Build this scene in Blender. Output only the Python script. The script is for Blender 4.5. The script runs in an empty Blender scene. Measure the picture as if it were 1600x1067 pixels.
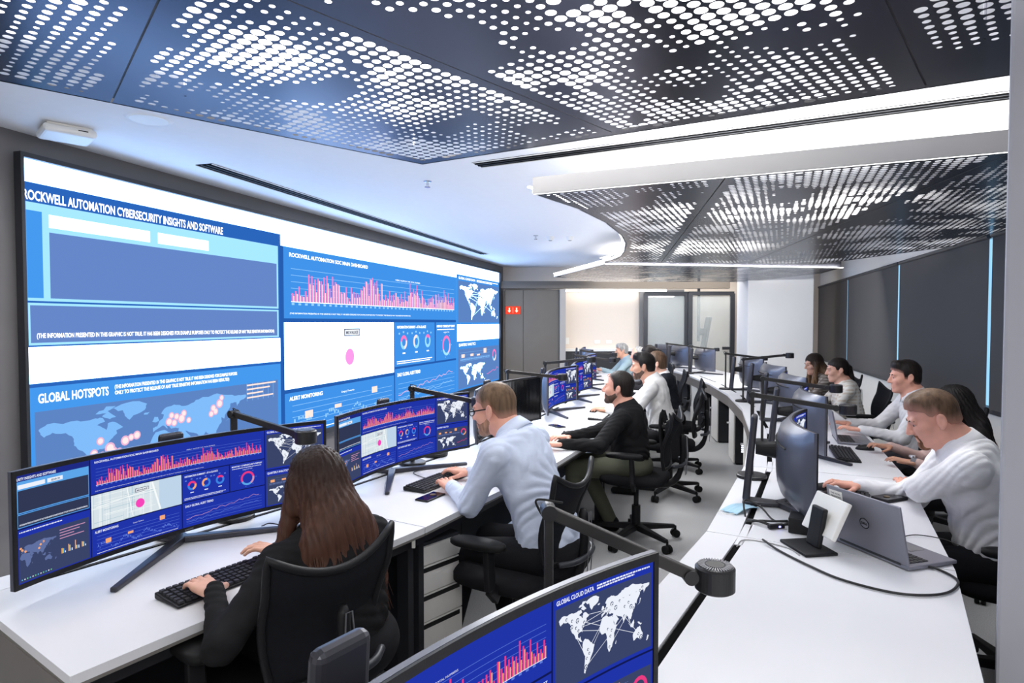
import bpy, bmesh, math, random
import numpy as np
from mathutils import Vector, Matrix
from mathutils.geometry import tessellate_polygon

SC = bpy.context.scene
COL = SC.collection
R = math.radians
rng = random.Random(7)

# ------------------------------------------------------------------ camera
cam_d = bpy.data.cameras.new('camera')
cam_d.sensor_width = 36.0
cam_d.lens = 36.0 * 970.0 / 1600.0
cam_d.clip_start = 0.02
cam = bpy.data.objects.new('camera', cam_d)
COL.objects.link(cam)
cam.location = (0, 0, 1.6)
cam.rotation_euler = (math.pi / 2 - math.atan(30 / 970.0), 0, 0)
SC.camera = cam

# ------------------------------------------------------------------ world, exposure
SC.view_settings.view_transform = 'Standard'
SC.view_settings.look = 'None'
SC.view_settings.gamma = 1.0
SC.view_settings.use_curve_mapping = False
SC.view_settings.exposure = 0.8
world = bpy.data.worlds.new('world')
SC.world = world
world.use_nodes = True
world.node_tree.nodes['Background'].inputs['Color'].default_value = (1.0, 0.985, 0.95, 1)
world.node_tree.nodes['Background'].inputs['Strength'].default_value = 0.72


def area_light(name, loc, sx, sy, power, color=(1, 1, 1), rot=(0, 0, 0)):
    l = bpy.data.lights.new(name, 'AREA')
    l.shape = 'RECTANGLE'
    l.size, l.size_y = sx, sy
    l.energy = power
    l.color = color
    o = bpy.data.objects.new(name, l)
    o.location = loc
    o.rotation_euler = rot
    COL.objects.link(o)
    return o


UP = math.pi      # an area lamp pointing at the ceiling
WARMW = (1.0, 0.965, 0.915)
COOLW = (0.985, 0.985, 0.98)
# lamps lying on top of the hung panels, washing the ceiling above them
area_light('panel_uplight', (0.05, 2.35, 2.54), 1.9, 1.3, 42, COOLW, (UP, 0, R(-30)))
area_light('panel_uplight', (-1.6, 1.5, 2.54), 1.6, 1.0, 16, COOLW, (UP, 0, R(-30)))
area_light('panel_uplight', (1.6, 1.2, 2.54), 1.4, 0.9, 8, COOLW, (UP, 0, R(-30)))
area_light('panel_uplight', (1.9, 4.1, 2.47), 2.2, 1.3, 38, COOLW, (UP, 0, R(-24)))
area_light('panel_uplight', (2.7, 6.6, 2.47), 2.4, 1.6, 22, WARMW, (UP, 0, R(-17)))
area_light('panel_uplight', (2.7, 10.0, 2.47), 2.2, 1.6, 26, WARMW, (UP, 0, 0))
# unseen fill lamps added under the ceiling to brighten the room
area_light('ceiling_fill', (0.8, -1.2, 2.72), 3.0, 1.2, 52, COOLW)
area_light('ceiling_fill', (3.5, 0.2, 2.72), 1.2, 2.0, 24, COOLW)
area_light('ceiling_fill', (-0.6, 8.4, 2.74), 0.6, 4.5, 50, COOLW, (0, 0, R(-17)))
area_light('ceiling_fill', (4.55, 5.4, 2.74), 0.5, 5.5, 85, WARMW, (0, 0, R(-17)))
area_light('ceiling_fill', (3.2, 12.55, 2.70), 3.0, 0.5, 32, WARMW)

area_light('cove_fill', (1.25, 3.62, 2.765), 3.2, 0.30, 60, COOLW, (0, 0, R(-24)))  # added downlight, its face standing in for the brightly washed ceiling band
area_light('bar_lamp', (2.9, 8.27, 2.335), 3.3, 0.06, 80, COOLW, (R(62), 0, R(9.6)))
area_light('aisle_fill', (0.25, 6.4, 2.765), 0.35, 2.2, 58, COOLW, (0, 0, R(-17)))  # extra lamp without a fitting, added to brighten the aisle and its floor
area_light('edge_uplight', (-1.55, 2.72, 2.57), 2.6, 0.08, 34, (1.0, 0.97, 0.94), (UP + R(35), 0, R(41.2)))
area_light('ceiling_fill', (-2.35, 1.6, 2.74), 0.5, 2.4, 26, COOLW, (0, 0, R(-17)))  # unseen fill added to lift the near left desk
# ------------------------------------------------------------------ materials
MATS = {}


def s2l(c):
    return tuple((x / 12.92 if x <= 0.04045 else ((x + 0.055) / 1.055) ** 2.4) for x in c)


def rgb(r, g, b):
    return s2l((r / 255.0, g / 255.0, b / 255.0))


def mat(name, color, rough=0.5, metal=0.0, var=0.0, vscale=20.0, bump=0.0, bscale=200.0, stretch=None,
        spec=None, emit=None, estr=0.0, alpha=None, trans=None, coat=0.0):
    """plain procedural material: colour with a little noise, and a noise bump"""
    if name in MATS:
        return MATS[name]
    m = bpy.data.materials.new(name)
    m.use_nodes = True
    nt = m.node_tree
    b = nt.nodes['Principled BSDF']
    b.inputs['Base Color'].default_value = (*color, 1)
    b.inputs['Roughness'].default_value = rough
    b.inputs['Metallic'].default_value = metal
    if spec is not None:
        b.inputs['Specular IOR Level'].default_value = spec
    if coat:
        b.inputs['Coat Weight'].default_value = coat
        b.inputs['Coat Roughness'].default_value = 0.15
    if trans:
        b.inputs['Transmission Weight'].default_value = trans
    if alpha is not None:
        b.inputs['Alpha'].default_value = alpha
    if emit is not None:
        b.inputs['Emission Color'].default_value = (*emit, 1)
        b.inputs['Emission Strength'].default_value = estr
    if var or bump:
        tc = nt.nodes.new('ShaderNodeTexCoord')
        mp = nt.nodes.new('ShaderNodeMapping')
        if stretch:
            mp.inputs['Scale'].default_value = stretch
        nt.links.new(tc.outputs['Object'], mp.inputs['Vector'])
        if var:
            n = nt.nodes.new('ShaderNodeTexNoise')
            n.inputs['Scale'].default_value = vscale
            n.inputs['Detail'].default_value = 4
            nt.links.new(mp.outputs['Vector'], n.inputs['Vector'])
            rp = nt.nodes.new('ShaderNodeValToRGB')
            rp.color_ramp.elements[0].position = 0.3
            rp.color_ramp.elements[1].position = 0.7
            rp.color_ramp.elements[0].color = (*[max(0, c * (1 - var)) for c in color], 1)
            rp.color_ramp.elements[1].color = (*[min(1, c * (1 + var)) for c in color], 1)
            nt.links.new(n.outputs['Fac'], rp.inputs['Fac'])
            nt.links.new(rp.outputs['Color'], b.inputs['Base Color'])
        if bump:
            n2 = nt.nodes.new('ShaderNodeTexNoise')
            n2.inputs['Scale'].default_value = bscale
            n2.inputs['Detail'].default_value = 3
            nt.links.new(mp.outputs['Vector'], n2.inputs['Vector'])
            bp = nt.nodes.new('ShaderNodeBump')
            bp.inputs['Strength'].default_value = bump
            bp.inputs['Distance'].default_value = 0.004
            nt.links.new(n2.outputs['Fac'], bp.inputs['Height'])
            nt.links.new(bp.outputs['Normal'], b.inputs['Normal'])
    MATS[name] = m
    return m


def emat(name, strength=1.0, sampling='AUTO'):
    """a lit display: the pixel colours are stored on the faces"""
    if name in MATS:
        return MATS[name]
    m = bpy.data.materials.new(name)
    m.use_nodes = True
    nt = m.node_tree
    nt.nodes.clear()
    out = nt.nodes.new('ShaderNodeOutputMaterial')
    em = nt.nodes.new('ShaderNodeEmission')
    at = nt.nodes.new('ShaderNodeAttribute')
    at.attribute_name = 'pixel'
    em.inputs['Strength'].default_value = strength
    nt.links.new(at.outputs['Color'], em.inputs['Color'])
    nt.links.new(em.outputs['Emission'], out.inputs['Surface'])
    m.cycles.emission_sampling = sampling
    MATS[name] = m
    return m


def glow(name, color, strength):
    if name in MATS:
        return MATS[name]
    m = bpy.data.materials.new(name)
    m.use_nodes = True
    nt = m.node_tree
    nt.nodes.clear()
    out = nt.nodes.new('ShaderNodeOutputMaterial')
    em = nt.nodes.new('ShaderNodeEmission')
    em.inputs['Color'].default_value = (*color, 1)
    em.inputs['Strength'].default_value = strength
    nt.links.new(em.outputs['Emission'], out.inputs['Surface'])
    MATS[name] = m
    return m


M_WHITE = mat('white_laminate', rgb(226, 226, 230), 0.38, var=0.015, vscale=3)
M_WHITE_EDGE = mat('desk_edge', rgb(120, 116, 112), 0.5)
M_TAUPE = mat('taupe_laminate', rgb(112, 106, 102), 0.55, var=0.04, vscale=6)
M_DARKPANEL = mat('dark_laminate', rgb(34, 35, 40), 0.5, var=0.05)
M_BLACKPL = mat('black_plastic', rgb(24, 24, 27), 0.5, bump=0.05, bscale=400, spec=0.3)
M_BLACKSOFT = mat('black_rubber', rgb(18, 18, 20), 0.65, spec=0.25)
M_BLACKGLOSS = mat('black_gloss', rgb(10, 11, 14), 0.12)
M_MONBACK = mat('monitor_back_plastic', rgb(92, 94, 106), 0.36, metal=0.35, coat=0.2)
M_STAND = mat('stand_metal', rgb(66, 66, 73), 0.38, metal=0.6)
M_FASCIA = mat('fascia_grey', rgb(178, 176, 174), 0.6)
M_LAMP = mat('lamp_metal', rgb(52, 50, 50), 0.42, metal=0.4)
M_LAMPDARK = mat('lamp_head_black', rgb(28, 28, 31), 0.4)
M_GREYMETAL = mat('grey_metal', rgb(150, 150, 155), 0.35, metal=0.8)
M_CHROME = mat('chrome', rgb(215, 216, 220), 0.12, metal=1.0)
M_DRAWER = mat('pale_grey_drawer', rgb(226, 223, 218), 0.45, var=0.02)
M_MESH = mat('chair_mesh', rgb(27, 28, 33), 0.8, bump=0.4, bscale=500, spec=0.15)
M_SEAT = mat('chair_fabric', rgb(26, 26, 29), 0.9, bump=0.3, bscale=300, spec=0.15)
M_CEIL = mat('ceiling_white', rgb(238, 238, 240), 0.85, var=0.01)
M_WALL = mat('wall_white', rgb(222, 220, 216), 0.85, var=0.015)
M_WALLGREY = mat('wall_grey', rgb(110, 108, 109), 0.75, var=0.03, vscale=5)
M_COLUMN_PALE = mat('column_pale', rgb(214, 214, 216), 0.7, var=0.015, vscale=3)
M_COLUMN = mat('column_grey', rgb(158, 159, 168), 0.7, var=0.015, vscale=3)
M_DOORTAUPE = mat('door_taupe', rgb(104, 95, 84), 0.55, var=0.03, vscale=5)
M_PERF = mat('perforated_metal', rgb(56, 61, 80), 0.27, metal=0.92, var=0.03, vscale=3)
M_PERFEDGE = mat('panel_frame_dark', rgb(45, 44, 46), 0.5)
M_BLIND = mat('blind_fabric', rgb(82, 80, 80), 0.8, bump=0.15, bscale=60, stretch=(1, 1, 12))
M_SLOT = mat('slot_black', rgb(16, 16, 18), 0.7)
M_WHITEPL = mat('white_plastic', rgb(235, 233, 228), 0.45)
M_DARKGREY = mat('dark_grey_metal', rgb(58, 60, 66), 0.45, metal=0.3)
M_KEY = mat('key_black', rgb(40, 41, 45), 0.5)
M_CABLE = mat('cable_black', rgb(22, 22, 24), 0.5)
M_LAPTOP = mat('laptop_grey', rgb(140, 140, 150), 0.38, metal=0.55)
M_GLASS = mat('clear_glass', (0.86, 0.93, 0.92), 0.03, alpha=0.22, spec=0.6)
M_CARPET = mat('carpet_grey', rgb(178, 178, 179), 0.95, var=0.16, vscale=160, bump=0.5, bscale=350)
M_SKYGAP = glow('daylight_gap', rgb(150, 205, 245), 0.7)
M_LED = glow('led_strip', (1.0, 0.97, 0.92), 6.0)
M_LEDSOFT = glow('led_strip_soft', (1.0, 0.98, 0.95), 2.2)

# ------------------------------------------------------------------ mesh helpers


class MB:
    """collects primitive shapes into one mesh"""

    def __init__(self):
        self.v, self.f, self.c = [], [], []
        self.col = None

    def add(self, verts, faces):
        n = len(self.v)
        self.v.extend([tuple(p) for p in verts])
        self.f.extend([tuple(i + n for i in q) for q in faces])
        return self

    def box(self, c, s, rot=None, rz=0.0, taper=1.0):
        hx, hy, hz = s[0] / 2, s[1] / 2, s[2] / 2
        P = [Vector((x * (taper if z > 0 else 1), y * (taper if z > 0 else 1), z)) for z in (-hz, hz) for x, y in ((-hx, -hy), (hx, -hy), (hx, hy), (-hx, hy))]
        if rot is None:
            rot = Matrix.Rotation(rz, 3, 'Z')
        P = [rot @ p + Vector(c) for p in P]
        return self.add(P, [(3, 2, 1, 0), (4, 5, 6, 7), (0, 1, 5, 4), (1, 2, 6, 5), (2, 3, 7, 6), (3, 0, 4, 7)])

    def bar(self, p0, p1, w, h, w1=None, h1=None, up=(0, 0, 1)):
        p0, p1 = Vector(p0), Vector(p1)
        d = (p1 - p0).normalized()
        upv = Vector(up)
        if abs(d.dot(upv)) > 0.97:
            upv = Vector((0, 1, 0))
        s = d.cross(upv).normalized()
        u = s.cross(d).normalized()
        w1 = w if w1 is None else w1
        h1 = h if h1 is None else h1
        P = []
        for p, a, b in ((p0, w, h), (p1, w1, h1)):
            for i, j in ((-1, -1), (1, -1), (1, 1), (-1, 1)):
                P.append(p + s * (i * a / 2) + u * (j * b / 2))
        return self.add(P, [(0, 1, 2, 3), (7, 6, 5, 4), (4, 5, 1, 0), (5, 6, 2, 1), (6, 7, 3, 2), (7, 4, 0, 3)])

    def cyl(self, p0, p1, r0, r1=None, n=16, cap=True):
        p0, p1 = Vector(p0), Vector(p1)
        r1 = r0 if r1 is None else r1
        d = (p1 - p0).normalized()
        a = Vector((1, 0, 0)) if abs(d.x) < 0.9 else Vector((0, 1, 0))
        s = d.cross(a).normalized()
        u = d.cross(s)
        P = []
        for p, r in ((p0, r0), (p1, r1)):
            for i in range(n):
                t = 2 * math.pi * i / n
                P.append(p + s * (r * math.cos(t)) + u * (r * math.sin(t)))
        F = [(i, (i + 1) % n, n + (i + 1) % n, n + i) for i in range(n)]
        if cap:
            F.append(tuple(range(n - 1, -1, -1)))
            F.append(tuple(range(n, 2 * n)))
        return self.add(P, F)

    def tube(self, path, r, n=8, closed=False):
        P = [Vector(p) for p in path]
        m = len(P)
        rs = r if isinstance(r, (list, tuple)) else [r] * m
        V, F = [], []
        prev = None
        for i in range(m):
            a = P[i - 1] if (i > 0 or closed) else P[i]
            b = P[(i + 1) % m] if (i < m - 1 or closed) else P[i]
            d = (b - a).normalized()
            if prev is None:
                ref = Vector((0, 0, 1)) if abs(d.z) < 0.9 else Vector((1, 0, 0))
                s = d.cross(ref).normalized()
            else:
                s = (prev - d * prev.dot(d)).normalized()
            prev = s
            u = d.cross(s)
            for k in range(n):
                t = 2 * math.pi * k / n
                V.append(P[i] + s * (rs[i] * math.cos(t)) + u * (rs[i] * math.sin(t)))
        for i in range(m if closed else m - 1):
            j = (i + 1) % m
            for k in range(n):
                F.append((i * n + k, i * n + (k + 1) % n, j * n + (k + 1) % n, j * n + k))
        if not closed:
            F.append(tuple(range(n - 1, -1, -1)))
            F.append(tuple(range((m - 1) * n, m * n)))
        return self.add(V, F)

    def prism(self, poly, z0, z1):
        """poly counter-clockwise in xy"""
        n = len(poly)
        V = [(x, y, z0) for x, y in poly] + [(x, y, z1) for x, y in poly]
        F = [(i, (i + 1) % n, n + (i + 1) % n, n + i) for i in range(n)]
        F += [tuple(range(n - 1, -1, -1)), tuple(range(n, 2 * n))]
        return self.add(V, F)

    def lathe(self, prof, c=(0, 0, 0), n=24):
        """prof: (r, z) from bottom to top"""
        V, F = [], []
        for r, z in prof:
            for k in range(n):
                t = 2 * math.pi * k / n
                V.append((c[0] + r * math.cos(t), c[1] + r * math.sin(t), c[2] + z))
        for i in range(len(prof) - 1):
            for k in range(n):
                F.append((i * n + k, i * n + (k + 1) % n, (i + 1) * n + (k + 1) % n, (i + 1) * n + k))
        F.append(tuple(range(n - 1, -1, -1)))
        F.append(tuple(range((len(prof) - 1) * n, len(prof) * n)))
        return self.add(V, F)

    def grid(self, fn, nu, nv):
        V = [fn(i / nu, j / nv) for j in range(nv + 1) for i in range(nu + 1)]
        F = [(j * (nu + 1) + i, j * (nu + 1) + i + 1, (j + 1) * (nu + 1) + i + 1, (j + 1) * (nu + 1) + i) for j in range(nv) for i in range(nu)]
        return self.add(V, F)

    def build(self, name, material, parent=None, bevel=0.0, segs=2, smooth=False, loc=None, rz=None, mods=()):
        me = bpy.data.meshes.new(name)
        me.from_pydata(self.v, [], self.f)
        me.materials.append(material)
        if smooth:
            me.polygons.foreach_set('use_smooth', [True] * len(me.polygons))
        o = bpy.data.objects.new(name, me)
        COL.objects.link(o)
        if parent is not None:
            o.parent = parent
        if loc is not None:
            o.location = loc
        if rz is not None:
            o.rotation_euler = (0, 0, rz)
        if bevel:
            b = o.modifiers.new('bevel', 'BEVEL')
            b.width = bevel
            b.segments = segs
            b.limit_method = 'ANGLE'
            b.angle_limit = R(35)
            b.harden_normals = False
        return o


def thing(name, label, cat, loc=(0, 0, 0), rz=0.0, group=None):
    o = bpy.data.objects.new(name, None)
    COL.objects.link(o)
    o.empty_display_size = 0.1
    o.location = loc
    o.rotation_euler = (0, 0, rz)
    o['label'] = label
    o['category'] = cat
    if group:
        o['group'] = group
    return o


def tag(o, label, cat, group=None):
    o['label'] = label
    o['category'] = cat
    if group:
        o['group'] = group
    return o


def struct(o):
    o['kind'] = 'structure'
    return o


def kids(o):
    return list(o.children)


def copy_tree(o, parent=None):
    c = o.copy()
    COL.objects.link(c)
    if parent is not None:
        c.parent = parent
    for ch in kids(o):
        copy_tree(ch, c)
    return c


def dup(o, loc, rz, label):
    c = copy_tree(o)
    c.location = loc
    c.rotation_euler = (0, 0, rz)
    c['label'] = label
    return c


def spline(pts, n=8):
    """Catmull-Rom through the points"""
    P = [Vector(p) for p in pts]
    P = [P[0] * 2 - P[1]] + P + [P[-1] * 2 - P[-2]]
    out = []
    for i in range(1, len(P) - 2):
        a, b, c, d = P[i - 1], P[i], P[i + 1], P[i + 2]
        for k in range(n):
            t = k / n
            out.append(0.5 * ((2 * b) + (c - a) * t + (2 * a - 5 * b + 4 * c - d) * t * t + (3 * b - a - 3 * c + d) * t ** 3))
    out.append(P[-2])
    return out


# ------------------------------------------------------------------ the two curved rows of desks
# each row is an arc of straight desks; row angle in degrees, e points from the desk to its sitter, t runs along the row
ROW = {'screen': ((-14.59, 10.96), 15.64, 16.51), 'aisle': ((-13.47, 10.51), 16.35, 17.19)}


def et(deg):
    a = R(deg)
    return Vector((math.cos(a), math.sin(a), 0)), Vector((-math.sin(a), math.cos(a), 0))


def rp(row, deg, r, z=0.0):
    c = ROW[row][0]
    e, t = et(deg)
    return Vector((c[0] + r * e.x, c[1] + r * e.y, z))


def rrz(deg):
    return R(deg + 90)


DESK = 0.74
WD = Vector((math.sin(R(17)), math.cos(R(17)), 0))       # along the video wall, away from the camera
WN = Vector((math.cos(R(17)), -math.sin(R(17)), 0))      # from the video wall into the room
WRZ = math.atan2(WD.y, WD.x)
DW = 4.0


def wallp(t, z, off=0.0):
    p = WN * (-DW + off) + WD * t
    return Vector((p.x, p.y, z))

# ------------------------------------------------------------------ display graphics
_FONT_CACHE = {}


def text_mesh(s, bold):
    """2-D triangles of a line of lettering, cap height about 0.7, built from Blender's own font"""
    k = (s, bold)
    if k not in _FONT_CACHE:
        cu = bpy.data.curves.new('lettering', 'FONT')
        cu.body = s
        cu.size = 1.0
        cu.resolution_u = 3
        cu.offset = 0.024 if bold else 0.0
        cu.fill_mode = 'FRONT'
        o = bpy.data.objects.new('lettering', cu)
        COL.objects.link(o)
        dg = bpy.context.evaluated_depsgraph_get()
        me = o.evaluated_get(dg).to_mesh()
        V = [(v.co.x, v.co.y) for v in me.vertices]
        F = [tuple(p.vertices) for p in me.polygons]
        o.evaluated_get(dg).to_mesh_clear()
        bpy.data.objects.remove(o)
        bpy.data.curves.remove(cu)
        xs = [v[0] for v in V] or [0, 1]
        ys = [v[1] for v in V] or [0, 1]
        _FONT_CACHE[k] = (V, F, min(xs), max(xs), max(ys))
    return _FONT_CACHE[k]


class Canvas:
    """flat print of a display: coloured polygons in metres, later laid onto the display's surface"""

    def __init__(self, step=None):
        self.v, self.f, self.c, self.l = [], [], [], []
        self.step = step

    def poly(self, pts, col, layer, tris=None):
        n = len(self.v)
        self.v.extend([(x, y, layer) for x, y in pts])
        if tris is None:
            self.f.append(tuple(range(n, n + len(pts))))
            self.c.append(col)
        else:
            for t in tris:
                self.f.append(tuple(i + n for i in t))
                self.c.append(col)

    def rect(self, x0, y0, x1, y1, col, layer):
        if self.step and (x1 - x0) > self.step:
            k = int(math.ceil((x1 - x0) / self.step))
            xs = [x0 + (x1 - x0) * i / k for i in range(k + 1)]
            for a, b in zip(xs[:-1], xs[1:]):
                self.poly([(a, y0), (b, y0), (b, y1), (a, y1)], col, layer)
        else:
            self.poly([(x0, y0), (x1, y0), (x1, y1), (x0, y1)], col, layer)

    def frame(self, x0, y0, x1, y1, w, col, layer):
        self.rect(x0, y0, x1, y0 + w, col, layer)
        self.rect(x0, y1 - w, x1, y1, col, layer)
        self.rect(x0, y0 + w, x0 + w, y1 - w, col, layer)
        self.rect(x1 - w, y0 + w, x1, y1 - w, col, layer)

    def disc(self, x, y, r, col, layer, n=16, ry=None):
        ry = ry or r
        self.poly([(x + r * math.cos(2 * math.pi * i / n), y + ry * math.sin(2 * math.pi * i / n)) for i in range(n)], col, layer)

    def arc(self, x, y, r0, r1, a0, a1, col, layer, n=8):
        for i in range(n):
            a, b = a0 + (a1 - a0) * i / n, a0 + (a1 - a0) * (i + 1) / n
            self.poly([(x + r0 * math.cos(a), y + r0 * math.sin(a)), (x + r1 * math.cos(a), y + r1 * math.sin(a)),
                       (x + r1 * math.cos(b), y + r1 * math.sin(b)), (x + r0 * math.cos(b), y + r0 * math.sin(b))], col, layer)

    def line(self, x0, y0, x1, y1, w, col, layer):
        d = math.hypot(x1 - x0, y1 - y0) or 1
        nx, ny = -(y1 - y0) / d * w / 2, (x1 - x0) / d * w / 2
        self.poly([(x0 - nx, y0 - ny), (x1 - nx, y1 - ny), (x1 + nx, y1 + ny), (x0 + nx, y0 + ny)], col, layer)

    def text(self, s, x, y, h, col, layer, w=None, bold=True):
        V, F, a, b, top = text_mesh(s, bold)
        k = h / 0.7
        kx = k if w is None else w / max(b - a, 1e-6)
        self.poly([(x + (p[0] - a) * kx, y + p[1] * k) for p in V], col, layer, F)

    def ticks(self, x0, x1, y, h, col, layer, seed=0, duty=0.7, unit=None):
        """a line of writing too small to read in the photograph"""
        r = random.Random(seed)
        x = x0
        unit = unit or h * 0.9
        while x < x1:
            w = unit * r.uniform(1.2, 4.0)
            self.poly([(x, y), (min(x + w, x1), y), (min(x + w, x1), y + h), (x, y + h)], col, layer)
            x += w + unit * (1 - duty) * 2

    def build(self, name, material, place, parent=None):
        V = [place(*p) for p in self.v]
        me = bpy.data.meshes.new(name)
        me.from_pydata(V, [], self.f)
        me.materials.append(material)
        at = me.attributes.new('pixel', 'FLOAT_COLOR', 'FACE')
        at.data.foreach_set('color', np.array([(*c, 1.0) for c in self.c], np.float32).ravel())
        o = bpy.data.objects.new(name, me)
        COL.objects.link(o)
        if parent is not None:
            o.parent = parent
        return o


WORLD = [  # coarse outlines of the land, longitude and latitude
    [(-166, 66), (-156, 71), (-128, 70), (-115, 68), (-95, 69), (-85, 68), (-82, 63), (-93, 60), (-86, 56), (-80, 52), (-78, 60), (-70, 61), (-64, 58), (-56, 52), (-66, 49), (-65, 45), (-70, 42), (-76, 37), (-81, 31), (-80, 26), (-83, 29), (-90, 29), (-97, 27), (-97, 21), (-91, 18), (-88, 21), (-87, 16), (-83, 10), (-78, 8), (-85, 10), (-95, 16), (-105, 20), (-113, 31), (-117, 33), (-124, 40), (-124, 48), (-134, 57), (-150, 60), (-160, 56), (-164, 60)],
    [(-73, 78), (-58, 82), (-30, 83), (-18, 78), (-22, 70), (-40, 65), (-46, 60), (-53, 66), (-56, 74)],
    [(-95, 74), (-80, 82), (-66, 81), (-78, 76), (-66, 67), (-75, 65), (-86, 70), (-80, 73)],
    [(-78, 8), (-72, 12), (-60, 9), (-50, 1), (-35, -6), (-39, -15), (-48, -26), (-57, -36), (-65, -43), (-69, -52), (-74, -50), (-72, -35), (-70, -20), (-80, -6), (-80, 1)],
    [(-17, 15), (-10, 30), (-5, 36), (10, 37), (20, 32), (32, 31), (43, 12), (51, 11), (40, -3), (40, -15), (32, -27), (20, -35), (14, -22), (12, -5), (8, 4), (-8, 5)],
    [(-9, 37), (-9, 43), (-2, 44), (2, 51), (8, 54), (10, 59), (5, 61), (15, 69), (28, 71), (42, 67), (60, 69), (75, 73), (105, 77), (135, 73), (160, 70), (178, 69), (178, 65), (163, 60), (156, 52), (155, 59), (142, 59), (140, 52), (130, 43), (127, 36), (121, 39), (121, 31), (110, 20), (105, 9), (100, 13), (103, 2), (98, 10), (94, 17), (88, 22), (80, 15), (77, 8), (72, 20), (60, 25), (56, 26), (48, 30), (58, 20), (44, 12), (34, 28), (36, 36), (27, 37), (22, 37), (18, 42), (13, 45), (16, 38), (8, 44), (3, 42)],
    [(-10, 52), (-6, 58), (0, 57), (1, 51), (-5, 50)],
    [(-24, 64), (-22, 66), (-14, 66), (-18, 63)],
    [(130, 31), (140, 36), (141, 44), (145, 44), (141, 35), (134, 33)],
    [(95, 5), (105, -6), (115, -9), (119, 0), (117, 7), (109, 1), (104, -1)],
    [(131, -1), (150, -7), (145, -9), (138, -7)],
    [(114, -22), (122, -17), (131, -12), (137, -12), (142, -11), (146, -19), (153, -27), (150, -37), (142, -38), (132, -32), (116, -35)],
    [(44, -25), (50, -15), (47, -25)],
    [(173, -35), (178, -38), (170, -46), (167, -45)],
]


def continents(cv, x0, y0, x1, y1, col, layer, lon=(-170, 180), lat=(-56, 84)):
    for pl in WORLD:
        pts = []
        for i in range(len(pl)):
            a, b = pl[i], pl[(i + 1) % len(pl)]
            r = random.Random(int(a[0] * 7 + a[1] * 13))
            pts.append(a)
            d = math.hypot(b[0] - a[0], b[1] - a[1])
            if d > 6:
                for q in (0.33, 0.66):
                    pts.append((a[0] + (b[0] - a[0]) * q + r.uniform(-1, 1) * d * 0.09, a[1] + (b[1] - a[1]) * q + r.uniform(-1, 1) * d * 0.09))
        P = [(x0 + (x1 - x0) * (p[0] - lon[0]) / (lon[1] - lon[0]), y0 + (y1 - y0) * (p[1] - lat[0]) / (lat[1] - lat[0])) for p in pts]
        P = [(min(max(x, x0), x1), min(max(y, y0), y1)) for x, y in P]
        tr = tessellate_polygon([[Vector((x, y, 0)) for x, y in P]])
        cv.poly(P, col, layer, tr)


PAL_WALL = dict(bg=rgb(66, 146, 226), panel=rgb(62, 140, 222), head=rgb(40, 96, 178), mapbg=rgb(88, 126, 186), land=rgb(122, 178, 236), text=(1.6, 1.6, 1.6), grey=rgb(96, 128, 190),
                cyan=rgb(160, 222, 255), pink=rgb(245, 120, 190), pink2=rgb(250, 185, 215), peach=rgb(255, 226, 214), city=(1.9, 3.0, 5.0), sea=(1.7, 2.4, 4.2), dot=rgb(250, 150, 225),
                line=rgb(150, 205, 250), white=(2.2, 3.8, 6.8), blue=rgb(150, 215, 255), border=rgb(36, 88, 165))
PAL_MON = dict(bg=rgb(20, 30, 92), panel=rgb(32, 52, 168), head=rgb(30, 42, 130), mapbg=rgb(58, 68, 104), land=rgb(96, 112, 160), text=rgb(235, 240, 255), grey=rgb(48, 56, 84),
               cyan=rgb(92, 165, 232), pink=rgb(235, 60, 130), pink2=rgb(205, 150, 185), peach=rgb(245, 170, 120), city=rgb(214, 226, 232), sea=rgb(190, 212, 232), dot=rgb(245, 70, 185),
               line=rgb(95, 125, 220), white=rgb(235, 240, 250), blue=rgb(60, 130, 225), border=rgb(18, 26, 84))
NOTE = '(THE INFORMATION PRESENTED IN THIS GRAPHIC IS NOT TRUE. IT HAS BEEN DESIGNED FOR EXAMPLE PURPOSES ONLY TO PROTECT THE RELEASE OF ANY TRUE SENSITIVE INFORMATION)'


def w_bars(cv, x0, y0, x1, y1, p, seed=3):
    W, H = x1 - x0, y1 - y0
    cv.rect(x0, y0, x1, y1, p['panel'], 1)
    cv.text('ROCKWELL AUTOMATION SOC MAIN DASHBOARD', x0 + W * 0.02, y1 - H * 0.13, H * 0.055, p['text'], 2, W * 0.34)
    cv.text('WEEKLY ALERTS BY TYPE: TOTAL NUMBERS', x0 + W * 0.52, y1 - H * 0.27, H * 0.026, p['text'], 2, W * 0.17, False)
    bx0, bx1, by0, by1 = x0 + W * 0.025, x1 - W * 0.02, y0 + H * 0.24, y1 - H * 0.30
    for k in range(6):
        yy = by0 + (by1 - by0) * k / 5
        cv.rect(bx0, yy, bx1, yy + H * 0.006, p['line'], 2)
    r = random.Random(seed)
    n = 78
    for i in range(n):
        x = bx0 + (bx1 - bx0) * (i + 0.15) / n
        env = 0.35 + 0.3 * math.sin(i * 0.16) ** 2
        h = (by1 - by0) * max(0.10, min(1.05, env * r.uniform(0.4, 1.75)))
        w = (bx1 - bx0) / n
        cv.rect(x, by0, x + w * 0.42, by0 + h, p['pink'], 3)
        cv.rect(x + w * 0.45, by0, x + w * 0.78, by0 + h * r.uniform(0.35, 1.0), p['peach'], 3)
        if i % 2 == 0:
            cv.rect(x, by0 - H * 0.05, x + w * 0.8, by0 - H * 0.02, p['line'], 2)
    cv.rect(bx0, by0 - H * 0.01, bx1, by0, p['text'], 3)
    cv.text(NOTE, x0 + W * 0.02, y0 + H * 0.06, H * 0.022, p['text'], 2, W * 0.6, False)


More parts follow.
